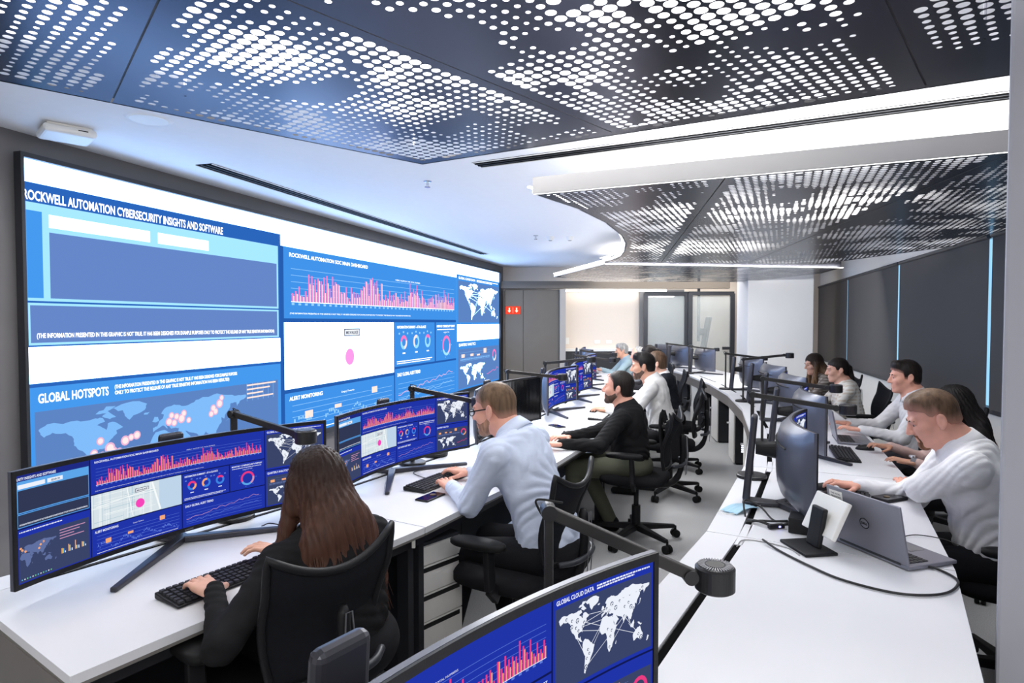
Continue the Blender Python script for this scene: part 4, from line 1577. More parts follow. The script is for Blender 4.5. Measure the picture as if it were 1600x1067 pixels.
for row, deg, r, yaw, up, lab in LPS:
    src = (lamp0, lamp_up, lamp_front)[up]
    if up == 2:
        o = src
    elif up:
        o = src if u1 else copy_tree(src)
        u1 = False
    else:
        o = src if u0 else copy_tree(src)
        u0 = False
    place(o, rp(row, deg, r), rrz(deg) + R(yaw), lab, group='black desk lamps of the workstations')

# ------------------------------------------------------------------ keyboards, mice, phones
def make_keyboard(mb_mat=M_KEY, body=M_BLACKPL):
    o = thing('keyboard', 'x', 'keyboard')
    w, d = 0.44, 0.135
    MB().add([(-w / 2, -d / 2, 0.002), (w / 2, -d / 2, 0.002), (w / 2, d / 2, 0.002), (-w / 2, d / 2, 0.002), (-w / 2, -d / 2, 0.010), (w / 2, -d / 2, 0.010), (w / 2, d / 2, 0.022), (-w / 2, d / 2, 0.022)],
             [(3, 2, 1, 0), (4, 5, 6, 7), (0, 1, 5, 4), (1, 2, 6, 5), (2, 3, 7, 6), (3, 0, 4, 7)]).build('body', body, o, bevel=0.004)
    ks = MB()
    for j in range(6):
        y = -d / 2 + 0.014 + 0.0205 * j
        z = 0.012 + 0.012 * (y + d / 2) / d
        for i in range(21):
            if i in (15, 19) and j == 5:
                continue
            if j == 0 and 3 < i < 9:
                if i == 4:
                    ks.box((-w / 2 + 0.017 + 0.0203 * 6, y, z + 0.003), (0.098, 0.016, 0.007), taper=0.93)
                continue
            ks.box((-w / 2 + 0.017 + 0.0203 * i, y, z + 0.003), (0.0165, 0.0165, 0.007), taper=0.85)
    k_ = ks.build('keys', mb_mat, o)
    k_['kind'] = 'stuff'
    for s in (-1, 1):
        MB().box((0.17 * s, d / 2 - 0.02, 0.005), (0.03, 0.012, 0.012)).build('foot', M_BLACKSOFT, o)
    return o


def V2(x, y, z=0):
    return Vector((x, y, z))


kb0 = make_keyboard()
place(kb0, V2(-0.935, 2.05), rrz(-33), 'black keyboard under the hand of the auburn-haired woman', group='black keyboards on the desks')
kbs = [(V2(-0.395, 3.31), -28, 'black keyboard under the hands of the man in glasses'), (V2(1.665, 2.99), -28, 'black keyboard beside the grey laptop before the bearded man'), (V2(2.15, 3.99), -21, 'black keyboard beside the black mouse on the desk behind the bearded man'),
       (V2(0.42, 4.42), -22, 'black keyboard under the hands of the man in the black shirt')]
for pos, deg, lab in kbs:
    place(copy_tree(kb0), pos, rrz(deg), lab)
kw = make_keyboard(M_WHITEPL, M_BLACKPL)
place(kw, V2(0.80, 5.62), rrz(-19), 'keyboard with pale keys before the man in the white shirt')


def make_mouse():
    o = thing('mouse', 'x', 'mouse')
    mb = MB()
    prof = [(-0.055, 0.012, 0.010), (-0.05, 0.024, 0.022), (-0.03, 0.031, 0.034), (0.0, 0.032, 0.036), (0.03, 0.029, 0.028), (0.05, 0.022, 0.018), (0.057, 0.010, 0.009)]
    n = 10
    for y, w, h in prof:
        for k in range(n + 1):
            a = math.pi * k / n
            mb.v.append((w * math.cos(a), y, h * math.sin(a)))
    for i in range(len(prof) - 1):
        for k in range(n):
            mb.f.append((i * (n + 1) + k, i * (n + 1) + k + 1, (i + 1) * (n + 1) + k + 1, (i + 1) * (n + 1) + k))
    mb.f.append(tuple(range(n, -1, -1)))
    mb.f.append(tuple((len(prof) - 1) * (n + 1) + k for k in range(n + 1)))
    mb.build('shell', M_BLACKPL, o, smooth=True)
    MB().cyl((-0.004, 0.034, 0.024), (0.004, 0.034, 0.024), 0.008, n=12).build('scroll_wheel', M_BLACKSOFT, o)
    return o


ms0 = make_mouse()
place(ms0, V2(-0.275, 3.50), rrz(-28), 'black mouse beyond the keyboard of the man in glasses', group='black computer mice')
for pos, deg, lab in [(V2(0.43, 4.70), -22, 'black mouse beside the hands of the man in the black shirt'), (V2(1.60, 3.17), -27, 'black mouse under the hand of the bearded man'), (V2(2.385, 4.17), -21, 'black mouse lying beyond the keyboard behind the bearded man'),
                      (V2(0.80, 5.92), -18, 'black mouse under the hand of the white-shirted man before the video wall'), (V2(1.15, 7.0), -14, 'mouse under the hand of the person in the dark jacket'), (V2(1.32, 8.3), -10, 'mouse beside the person with the hair bun')]:
    place(copy_tree(ms0), pos, rrz(deg), lab)


def phone(pos, rz, label, s=(0.075, 0.155, 0.009)):
    o = thing('phone', label, 'phone', (pos.x, pos.y, DESK), rz)
    MB().box((0, 0, s[2] / 2), s).build('case', M_BLACKPL, o, bevel=0.004)
    MB().box((0, 0, s[2] + 0.0004), (s[0] - 0.008, s[1] - 0.012, 0.0008)).build('glass', M_BLACKGLOSS, o)
    MB().cyl((0, 0.02, s[2] + 0.001), (0, 0.02, s[2] + 0.0035), 0.014, n=16).build('ring', mat('brass_ring', rgb(120, 100, 70), 0.4, metal=0.6), o)
    return o


phone(V2(-0.40, 3.02), R(62) - R(90), 'black phone by the near hand of the man in glasses')
phone(V2(1.83, 2.985), rrz(-27) + R(50), 'black phone lying beside the forearm of the bearded man', (0.085, 0.15, 0.016))
phone(V2(0.37, 5.10), rrz(-60), 'flat dark phone on the white desk behind the switched-off monitor')

# round puck on the desk behind the man in glasses
pk = thing('speakerphone', 'round black puck on the desk under the far end of the second monitor', 'speakerphone', (-0.50, 3.99, DESK))
MB().lathe([(0.082, 0.0), (0.086, 0.006), (0.086, 0.020), (0.078, 0.026), (0.001, 0.027)], n=36).build('body', M_LAMPDARK, pk)
MB().lathe([(0.079, 0.024), (0.083, 0.025), (0.083, 0.0265), (0.079, 0.0275)], n=36).build('rim', M_DARKGREY, pk)


def laptop(pos, rz, label, tilt=72, logo=True):
    o = thing('laptop', label, 'laptop', (pos.x, pos.y, DESK), rz)
    w, d = 0.325, 0.225
    MB().box((0, 0, 0.010), (w, d, 0.014)).build('base', M_LAPTOP, o, bevel=0.004)
    ks = MB()
    for j in range(5):
        for i in range(14):
            ks.box((-w / 2 + 0.030 + 0.0204 * i, 0.005 + 0.0185 * j, 0.0182), (0.0165, 0.015, 0.003))
    k_ = ks.build('keys', M_KEY, o)
    k_['kind'] = 'stuff'
    MB().box((0, -0.06, 0.0174), (0.105, 0.065, 0.001)).build('touchpad', M_GREYMETAL, o)
    rot = Matrix.Rotation(R(-(90 - tilt)), 3, 'X')
    up = rot @ Vector((0, 0, 1))
    hinge = Vector((0, d / 2 - 0.004, 0.017))
    hc = hinge + up * 0.108
    ld = MB().box(hc, (w, 0.009, 0.216), rot=rot).build('lid', M_LAPTOP, o, bevel=0.003)
    nrm = rot @ Vector((0, 1, 0))
    MB().box(hc - nrm * 0.0052, (w - 0.014, 0.001, 0.200), rot=rot).build('screen', M_BLACKGLOSS, ld)
    MB().cyl(hinge + Vector((-w / 2 + 0.03, 0, 0)), hinge + Vector((w / 2 - 0.03, 0, 0)), 0.007, n=10).build('hinge', M_DARKGREY, o)
    if logo:
        back = hc + nrm * 0.0049
        X = Vector((-1, 0, 0))          # reads the right way round from behind
        rg = MB()
        n = 28
        V, F = [], []
        for k in range(n):
            a = 2 * math.pi * k / n
            for r_ in (0.0205, 0.0175):
                V.append(back + X * (r_ * math.cos(a)) + up * (r_ * math.sin(a)) + nrm * 0.0006)
        for k in range(n):
            l = (k + 1) % n
            F.append((2 * k, 2 * l, 2 * l + 1, 2 * k + 1))
        rg.add(V, F)
        tvx, tfx, ta, tb, tt = text_mesh('DELL', True)
        kk = 0.026 / (tb - ta)
        rg.add([back + X * ((a - (ta + tb) / 2) * kk) + up * ((b - tt / 2) * kk) + nrm * 0.0006 for a, b in tvx], tfx)
        rg.build('logo', M_CHROME, ld)
        stk = MB().box(back + X * (-0.118) + up * 0.077 + nrm * 0.0003, (0.062, 0.0008, 0.034), rot=rot).build('sticker', M_WHITEPL, ld)
        tx = MB()
        for s_, q, ww in (('THE LOCAL', 0.082, 0.045), ('TECHNICIAN', 0.070, 0.048)):
            tvx, tfx, ta, tb, tt = text_mesh(s_, True)
            kk = ww / (tb - ta)
            tx.add([back + X * (-0.118 + (a - (ta + tb) / 2) * kk) + up * (q + b * kk - 0.002) + nrm * 0.001 for a, b in tvx], tfx)
        tx.build('sticker_print', M_DARKGREY, ld)
    return o


laptop(V2(1.425, 2.30), R(107), 'open grey laptop seen from behind on the big empty desk', 78)
laptop(V2(2.46, 4.47), rrz(-21), 'open grey laptop behind the bearded man\'s monitor, near the grey-shirted man', 80, False)

# touch phone on a stand
ts = thing('desk_tablet', 'white tablet on a black stand seen from behind, beside the grey laptop', 'tablet', (1.135, 2.335, DESK), R(98))
MB().box((0, 0.01, 0.006), (0.17, 0.13, 0.012)).build('stand_base', M_BLACKPL, ts, bevel=0.004)
rt = Matrix.Rotation(R(26), 3, 'X')
upv, nv_ = rt @ Vector((0, 0, 1)), rt @ Vector((0, 1, 0))
MB().box(Vector((0, -0.025, 0.085)) + Vector((0, 0.0, 0)), (0.075, 0.02, 0.15), rot=Matrix.Rotation(R(10), 3, 'X')).build('stand_arm', M_BLACKPL, ts, bevel=0.006)
MB().box(Vector((0, -0.062, 0.125)), (0.185, 0.020, 0.15), rot=rt).build('tablet', M_WHITEPL, ts, bevel=0.004)
MB().box(Vector((0, -0.062, 0.125)) - nv_ * 0.0106, (0.17, 0.001, 0.135), rot=rt).build('screen', M_BLACKGLOSS, ts)
MB().cyl(Vector((0, -0.03, 0.11)), Vector((0, -0.06, 0.12)), 0.02, n=16).build('knob', M_LAMPDARK, ts)

dk = thing('docking_box', 'black docking box between the tablet stand and the monitor', 'dock', (1.19, 2.535, DESK), rrz(-29))
MB().box((0, 0, 0.033), (0.11, 0.085, 0.062)).build('case', M_BLACKPL, dk, bevel=0.003)
for k in range(3):
    MB().box((-0.03 + 0.03 * k, 0.044, 0.03), (0.016, 0.004, 0.010)).build('port', M_SLOT, dk)


def cable(name, pts, r, label, m=M_CABLE, group=None, n=8):
    mb = MB()
    mb.tube(spline(pts, n), r, 7)
    o = mb.build(name, m, None, smooth=True)
    tag(o, label, 'cable', group)
    return o


D1 = DESK + 0.006
cable('power_cable', [(0.975, 2.39, D1 + 0.01), (1.0, 2.30, D1), (1.045, 2.15, D1), (1.10, 2.03, D1), (1.22, 1.93, D1), (1.36, 1.93, D1), (1.47, 2.02, D1), (1.475, 2.12, D1), (1.415, 2.155, D1 + 0.006), (1.385, 2.175, D1 + 0.008)], 0.0042, 'thick black cable looping in front of the grey laptop')
cable('thin_cable', [(0.86, 2.35, D1 - 0.004), (0.91, 2.42, D1 - 0.003), (0.98, 2.40, D1 - 0.003), (1.05, 2.33, D1 - 0.003), (1.06, 2.26, D1 - 0.003)], 0.0022, 'thin pale cable from the desk slot to the tablet stand', mat('cable_grey', rgb(150, 150, 150), 0.5))
cable('cord_bundle', [(1.02, 2.66, D1), (1.05, 2.60, D1 + 0.012), (1.10, 2.58, D1), (1.15, 2.56, D1 + 0.015)], 0.006, 'short dark adapter cable nearest the aisle in the bunch by the docking box', group='black cables bunched by the docking box')
cable('cord_bundle', [(1.00, 2.63, D1), (1.06, 2.63, D1 + 0.006), (1.11, 2.61, D1 + 0.01), (1.16, 2.585, D1 + 0.02)], 0.005, 'dark adapter cable lying flat in the bunch by the docking box', group='black cables bunched by the docking box')
cable('cord_bundle', [(1.03, 2.71, D1 - 0.02), (1.05, 2.78, D1 + 0.05), (1.11, 2.75, D1 + 0.03), (1.13, 2.66, D1), (1.17, 2.60, D1 + 0.01)], 0.004, 'black cable arching up out of the desk slot by the docking box', group='black cables bunched by the docking box')
ad = thing('adapter_plug', 'black inline plug with tiny blue light among the cables', 'adapter', (1.10, 2.56, DESK), R(10))
MB().box((0, 0, 0.012), (0.07, 0.02, 0.018)).build('body', M_BLACKPL, ad, bevel=0.003)
MB().box((0.01, -0.0105, 0.012), (0.008, 0.002, 0.006)).build('light', glow('blue_led', (0.25, 0.25, 1.0), 5.0), ad)
cable('mouse_cable', [(1.60, 3.22, D1), (1.52, 3.30, D1), (1.44, 3.22, D1), (1.40, 3.1, D1)], 0.002, 'thin black mouse cable at the far side of the bearded man\'s keyboard')
cable('keyboard_cable', [(1.60, 2.98, D1), (1.50, 3.02, D1), (1.42, 3.10, D1), (1.36, 3.12, D1)], 0.002, 'thin black cable from the bearded man\'s keyboard to his monitor')
cable('laptop_cable', [(1.50, 2.42, D1), (1.62, 2.47, D1), (1.70, 2.42, D1), (1.735, 2.36, D1 - 0.01)], 0.002, 'thin black cable running off the desk edge behind the laptop')
cable('keyboard_cable', [(-0.88, 2.18, D1), (-0.93, 2.35, D1), (-0.86, 2.50, D1), (-0.98, 2.52, D1 + 0.03), (-1.05, 2.58, D1)], 0.0025, 'thin black cable curling behind the auburn-haired woman\'s keyboard')
cable('keyboard_cable', [(-0.46, 3.36, D1), (-0.56, 3.50, D1), (-0.50, 3.62, D1), (-0.62, 3.74, D1)], 0.0025, 'thin black cable behind the keyboard of the man in glasses')
cable('mouse_cable', [(-0.29, 3.56, D1), (-0.36, 3.68, D1), (-0.52, 3.66, D1), (-0.66, 3.62, D1 + 0.02), (-0.72, 3.60, D1)], 0.002, 'thin black cable from the mouse of the man in glasses')
# small blue stick beside E's keyboard
us = thing('usb_stick', 'small dark blue stick lying left of the bearded man\'s hand', 'usb stick', (1.50, 3.09, DESK), R(40))
MB().box((0, 0, 0.006), (0.085, 0.028, 0.011)).build('body', mat('slate_blue', rgb(70, 84, 116), 0.5), us, bevel=0.003)
MB().box((0.048, 0, 0.006), (0.014, 0.014, 0.005)).build('plug', M_GREYMETAL, us)
# face mask
mk = thing('face_mask', 'pale blue face mask with white ear loops at the aisle edge of the big desk', 'face mask', (1.045, 2.82, DESK), R(35))
mb = MB()
mb.grid(lambda u, v: ((u - 0.5) * 0.17, (v - 0.5) * 0.085, 0.006 + 0.012 * math.sin(math.pi * u) + 0.003 * math.sin(v * 25)), 12, 12)
mm = mb.build('fabric', mat('mask_blue', rgb(178, 216, 236), 0.85), mk, smooth=True)
sd = mm.modifiers.new('depth', 'SOLIDIFY')
sd.thickness = 0.002
for s in (-1, 1):
    MB().tube(spline([(0.085 * s, -0.03, 0.006), (0.13 * s, -0.02, 0.01), (0.13 * s, 0.02, 0.012), (0.085 * s, 0.03, 0.006)], 6), 0.0018, 6).build('ear_loop', M_WHITEPL, mk)


# ------------------------------------------------------------------ office chairs
def make_chair():
    o = thing('office_chair', 'x', 'chair')
    for k in range(5):
        a = 2 * math.pi * k / 5 + 0.3
        c, s = math.cos(a), math.sin(a)
        lg = MB().bar((0.02 * c, 0.02 * s, 0.105), (0.31 * c, 0.31 * s, 0.082), 0.055, 0.045, 0.032, 0.026).build('base_leg', M_BLACKPL, o, bevel=0.006)
        cs = MB()
        ax = Vector((-s, c, 0))
        p_ = Vector((0.315 * c, 0.315 * s, 0.029))
        cs.cyl(p_ - ax * 0.026, p_ - ax * 0.006, 0.029, n=14)
        cs.cyl(p_ + ax * 0.006, p_ + ax * 0.026, 0.029, n=14)
        cs.cyl((p_.x, p_.y, 0.03), (p_.x, p_.y, 0.085), 0.009, n=8)
        cs.build('caster', M_BLACKSOFT, lg)
    MB().cyl((0, 0, 0.08), (0, 0, 0.26), 0.032, n=16).cyl((0, 0, 0.26), (0, 0, 0.41), 0.018, n=14).build('gas_lift', M_BLACKPL, o)
    MB().box((0, -0.02, 0.425), (0.20, 0.26, 0.05)).build('mechanism', M_BLACKPL, o, bevel=0.01)
    # seat cushion
    sb = MB()
    n = 32
    def sq(r_, k, wx, wy):
        a = 2 * math.pi * k / n
        c, s = math.cos(a), math.sin(a)
        e = 0.55
        return (wx * r_ * math.copysign(abs(c) ** e, c), 0.01 + wy * r_ * math.copysign(abs(s) ** e, s))
    rings = [(0.90, 0.445), (1.0, 0.460), (1.0, 0.485), (0.95, 0.502), (0.80, 0.510), (0.4, 0.505)]
    for r_, z in rings:
        for k in range(n):
            x, y = sq(r_, k, 0.245, 0.24)
            sb.v.append((x, y, z))
    for i in range(len(rings) - 1):
        for k in range(n):
            sb.f.append((i * n + k, i * n + (k + 1) % n, (i + 1) * n + (k + 1) % n, (i + 1) * n + k))
    sb.f.append(tuple(range(n - 1, -1, -1)))
    sb.f.append(tuple(range((len(rings) - 1) * n, len(rings) * n)))
    sb.build('seat', M_SEAT, o, smooth=True)
    # backrest

    def back(u, v):
        s = 2 * u - 1
        w = 0.160 + 0.040 * math.sin(min(v * 1.15, 1) * math.pi / 2)
        z = 0.565 + 0.40 * v - 0.06 * (1 - s * s) * v ** 5 + 0.01 * s * s
        y = -0.235 - 0.085 * v + 0.035 * s * s * (0.4 + 0.6 * v) + 0.03 * math.sin(math.pi * min(1, v * 1.4))
        return (w * s, y, z)
    bk = MB().grid(back, 16, 16).build('backrest', M_MESH, o, smooth=True)
    sd_ = bk.modifiers.new('depth', 'SOLIDIFY')
    sd_.thickness = 0.012
    edge = [back(i / 16, 0) for i in range(16)] + [back(1, i / 16) for i in range(16)] + [back(1 - i / 16, 1) for i in range(16)] + [back(0, 1 - i / 16) for i in range(16)]
    MB().tube(edge, 0.012, 8, closed=True).build('back_frame', M_BLACKPL, o, smooth=True)
    MB().tube(spline([(0, -0.12, 0.43), (0, -0.24, 0.445), (0, -0.305, 0.52), (0, -0.33, 0.66), (0, -0.325, 0.80)], 6), [0.026] * 6 + [0.024] * 6 + [0.02] * 12 + [0.012], 10).build('back_support', M_BLACKPL, o, smooth=True)
    lp = MB()
    lp.tube(spline([(-0.16, -0.285, 0.60), (-0.10, -0.33, 0.60), (0, -0.345, 0.60), (0.10, -0.33, 0.60), (0.16, -0.285, 0.60)], 6), 0.013, 8)
    lp.build('lumbar_bar', M_DARKGREY, o, smooth=True)
    ts_ = MB()
    ts_.tube([(-0.022, -0.352, 0.52), (-0.020, -0.362, 0.66), (-0.010, -0.356, 0.79), (0.010, -0.356, 0.79), (0.020, -0.362, 0.66), (0.022, -0.352, 0.52)], 0.0025, 6)
    ts_.build('support_trim', M_GREYMETAL, o)
    for s in (-1, 1):
        pb = MB()
        pb.bar((0.225 * s, -0.03, 0.44), (0.285 * s, -0.03, 0.50), 0.06, 0.03, up=(0, 1, 0))
        pb.bar((0.285 * s, -0.03, 0.49), (0.285 * s, -0.02, 0.665), 0.055, 0.03, 0.05, 0.028, up=(0, 1, 0))
        pt = pb.build('arm_post', M_BLACKPL, o, bevel=0.006)
        ar = MB()
        n2 = 20
        for z, q in ((0.662, 0.92), (0.668, 1.0), (0.684, 1.0), (0.692, 0.86)):
            for k in range(n2):
                a = 2 * math.pi * k / n2
                c, t_ = math.cos(a), math.sin(a)
                ar.v.append((0.285 * s + 0.045 * q * math.copysign(abs(c) ** 0.7, c), 0.03 + 0.13 * q * math.copysign(abs(t_) ** 0.7, t_), z))
        for i in range(3):
            for k in range(n2):
                ar.f.append((i * n2 + k, i * n2 + (k + 1) % n2, (i + 1) * n2 + (k + 1) % n2, (i + 1) * n2 + k))
        ar.f.append(tuple(range(n2 - 1, -1, -1)))
        ar.f.append(tuple(range(3 * n2, 4 * n2)))
        ar.build('armrest', M_BLACKSOFT, o, smooth=True)
    MB().cyl((0.10, -0.02, 0.43), (0.24, -0.02, 0.425), 0.008, n=8).cyl((0.235, -0.02, 0.425), (0.265, -0.02, 0.425), 0.02, n=12).build('lever', M_BLACKPL, o)
    return o


chair0 = make_chair()
CHAIRS = {'used': False}


def place_chair(pos, rz, label):
    o = chair0 if not CHAIRS['used'] else copy_tree(chair0)
    CHAIRS['used'] = True
    o.location = (pos[0], pos[1], 0)
    o.rotation_euler = (0, 0, rz)
    o['label'] = label
    o['group'] = 'black mesh office chairs'
    return o

# ------------------------------------------------------------------ people: bodies grown as one smooth surface
class Vol:
    """a signed-distance grid; shapes blend smoothly, and the zero level becomes one mesh"""

    def __init__(self, lo, hi, h):
        self.lo = np.array(lo, np.float32)
        self.h = h
        self.n = np.ceil((np.array(hi) - np.array(lo)) / h).astype(int) + 1
        self.f = np.full(self.n, 0.2, np.float32)

    def sub(self, lo, hi):
        a = np.clip(np.floor((np.array(lo) - self.lo) / self.h).astype(int), 0, self.n)
        b = np.clip(np.ceil((np.array(hi) - self.lo) / self.h).astype(int) + 1, 0, self.n)
        if np.any(b <= a):
            return None
        ax = [(self.lo[i] + self.h * np.arange(a[i], b[i])).astype(np.float32) for i in range(3)]
        X, Y, Z = np.meshgrid(*ax, indexing='ij', sparse=True)
        return (slice(a[0], b[0]), slice(a[1], b[1]), slice(a[2], b[2])), X, Y, Z

    def blend(self, s, d, k):
        g = self.f[s]
        if k <= 0:
            self.f[s] = np.minimum(g, d)
        else:
            t = np.clip(0.5 + 0.5 * (g - d) / k, 0, 1)
            self.f[s] = g + (d - g) * t - k * t * (1 - t)

    def carve(self, s, d, k):
        g = self.f[s]
        d = -d
        t = np.clip(0.5 - 0.5 * (g - d) / max(k, 1e-5), 0, 1)
        self.f[s] = g + (d - g) * t + k * t * (1 - t)

    def cone(self, a, b, ra, rb, k=0.02, cut=False):
        a, b = np.array(a, np.float32), np.array(b, np.float32)
        m = max(ra, rb) + k + 2 * self.h + 0.03
        q = self.sub(np.minimum(a, b) - m, np.maximum(a, b) + m)
        if q is None:
            return self
        s, X, Y, Z = q
        ab = b - a
        L = float(ab @ ab) + 1e-9
        t = np.clip(((X - a[0]) * ab[0] + (Y - a[1]) * ab[1] + (Z - a[2]) * ab[2]) / L, 0, 1)
        d = np.sqrt((X - a[0] - t * ab[0]) ** 2 + (Y - a[1] - t * ab[1]) ** 2 + (Z - a[2] - t * ab[2]) ** 2) - (ra + (rb - ra) * t)
        (self.carve if cut else self.blend)(s, d, k)
        return self

    def ell(self, c, r, k=0.02, M=None, cut=False):
        c = np.array(c, np.float32)
        r = np.array(r, np.float32)
        m = float(max(r)) + k + 2 * self.h + 0.03
        q = self.sub(c - m, c + m)
        if q is None:
            return self
        s, X, Y, Z = q
        x, y, z = X - c[0], Y - c[1], Z - c[2]
        if M is not None:
            x, y, z = (M[0, i] * x + M[1, i] * y + M[2, i] * z for i in range(3))
        k0 = np.sqrt((x / r[0]) ** 2 + (y / r[1]) ** 2 + (z / r[2]) ** 2)
        k1 = np.sqrt((x / r[0] ** 2) ** 2 + (y / r[1] ** 2) ** 2 + (z / r[2] ** 2) ** 2) + 1e-6
        d = k0 * (k0 - 1) / k1
        (self.carve if cut else self.blend)(s, d, k)
        return self

    def rbox(self, c, hsz, r, k, M):
        c = np.array(c, np.float32)
        m = float(np.linalg.norm(hsz)) + k + 2 * self.h + 0.02
        q = self.sub(c - m, c + m)
        if q is None:
            return self
        s, X, Y, Z = q
        x, y, z = X - c[0], Y - c[1], Z - c[2]
        x, y, z = (M[0, i] * x + M[1, i] * y + M[2, i] * z for i in range(3))
        qx, qy, qz = np.abs(x) - hsz[0] + r, np.abs(y) - hsz[1] + r, np.abs(z) - hsz[2] + r
        d = np.sqrt(np.maximum(qx, 0) ** 2 + np.maximum(qy, 0) ** 2 + np.maximum(qz, 0) ** 2) + np.minimum(np.maximum(qx, np.maximum(qy, qz)), 0) - r
        self.blend(s, d, k)
        return self

    def coords(self):
        return np.meshgrid(*[(self.lo[i] + self.h * np.arange(self.n[i])).astype(np.float32) for i in range(3)], indexing='ij', sparse=True)

    def mesh(self):
        f, h = self.f, self.h
        sg = f < 0
        n = f.shape
        cnt = np.zeros((n[0] - 1, n[1] - 1, n[2] - 1), np.int8)
        for dx in (0, 1):
            for dy in (0, 1):
                for dz in (0, 1):
                    cnt += sg[dx:n[0] - 1 + dx, dy:n[1] - 1 + dy, dz:n[2] - 1 + dz]
        act = (cnt > 0) & (cnt < 8)
        I = np.argwhere(act)
        idx = np.full(act.shape, -1, np.int32)
        idx[act] = np.arange(len(I))
        P = np.zeros((len(I), 3), np.float32)
        W = np.zeros(len(I), np.float32)
        val = {}
        for c in ((0, 0, 0), (1, 0, 0), (0, 1, 0), (1, 1, 0), (0, 0, 1), (1, 0, 1), (0, 1, 1), (1, 1, 1)):
            val[c] = f[I[:, 0] + c[0], I[:, 1] + c[1], I[:, 2] + c[2]]
        for a in val:
            for ax in range(3):
                if a[ax] == 0:
                    b = list(a)
                    b[ax] = 1
                    b = tuple(b)
                    va, vb = val[a], val[b]
                    cr = (va < 0) != (vb < 0)
                    t = np.where(cr, va / np.where(cr, va - vb, 1), 0)
                    q = np.repeat(np.array(a, np.float32)[None], len(I), 0)
                    q[:, ax] += t
                    P += q * cr[:, None]
                    W += cr
        P = P / W[:, None]
        V = self.lo + (I + P) * h
        F = []
        for ax in range(3):
            o1, o2 = (ax + 1) % 3, (ax + 2) % 3
            sl0 = [slice(1, n[k] - 1) for k in range(3)]
            sl0[ax] = slice(0, n[ax] - 1)
            sl1 = list(sl0)
            sl1[ax] = slice(1, n[ax])
            A, B = sg[tuple(sl0)], sg[tuple(sl1)]
            for flag, fl in (((A & ~B), False), ((~A & B), True)):
                E_ = np.argwhere(flag)
                if not len(E_):
                    continue
                E_ = E_ + np.array([0 if k == ax else 1 for k in range(3)])
                c = []
                for d1, d2 in ((-1, -1), (0, -1), (0, 0), (-1, 0)):
                    q = E_.copy()
                    q[:, o1] += d1
                    q[:, o2] += d2
                    c.append(idx[q[:, 0], q[:, 1], q[:, 2]])
                Q = np.stack(c, 1)
                F.append(Q[:, ::-1] if fl else Q)
        F = np.concatenate(F) if F else np.zeros((0, 4), int)
        return V, F

    def build(self, name, material, parent, drop=0):
        V, F = self.mesh()
        me = bpy.data.meshes.new(name)
        me.vertices.add(len(V))
        me.vertices.foreach_set('co', V.astype(np.float32).ravel())
        me.loops.add(len(F) * 4)
        me.loops.foreach_set('vertex_index', F.astype(np.int32).ravel())
        me.polygons.add(len(F))
        me.polygons.foreach_set('loop_start', np.arange(0, len(F) * 4, 4, dtype=np.int32))
        me.polygons.foreach_set('use_smooth', np.ones(len(F), bool))
        me.update(calc_edges=True)
        me.validate()
        me.materials.append(material)
        o = bpy.data.objects.new(name, me)
        COL.objects.link(o)
        o.parent = parent
        return o


def np3(v):
    return np.array((v[0], v[1], v[2]), float)


def unit(v):
    v = np.array(v, float)
    return v / (np.linalg.norm(v) + 1e-9)


def euler(yaw, pitch, roll=0.0):
    """head frame: x right, y forward, z up; pitch < 0 looks down"""
    m = Matrix.Rotation(R(yaw), 3, 'Z') @ Matrix.Rotation(R(pitch), 3, 'X') @ Matrix.Rotation(R(roll), 3, 'Y')
    return np.array(m)


def elbow_of(S, Wr, l1, l2, hint):
    S, Wr = np3(S), np3(Wr)
    d = np.linalg.norm(Wr - S)
    if d > (l1 + l2) * 0.985:
        k = d / ((l1 + l2) * 0.985)
        l1, l2 = l1 * k, l2 * k
    a = (l1 * l1 - l2 * l2 + d * d) / (2 * d)
    hgt = math.sqrt(max(l1 * l1 - a * a, 0))
    u = (Wr - S) / d
    hv = np3(hint)
    hv = hv - u * (hv @ u)
    return S + u * a + unit(hv) * hgt


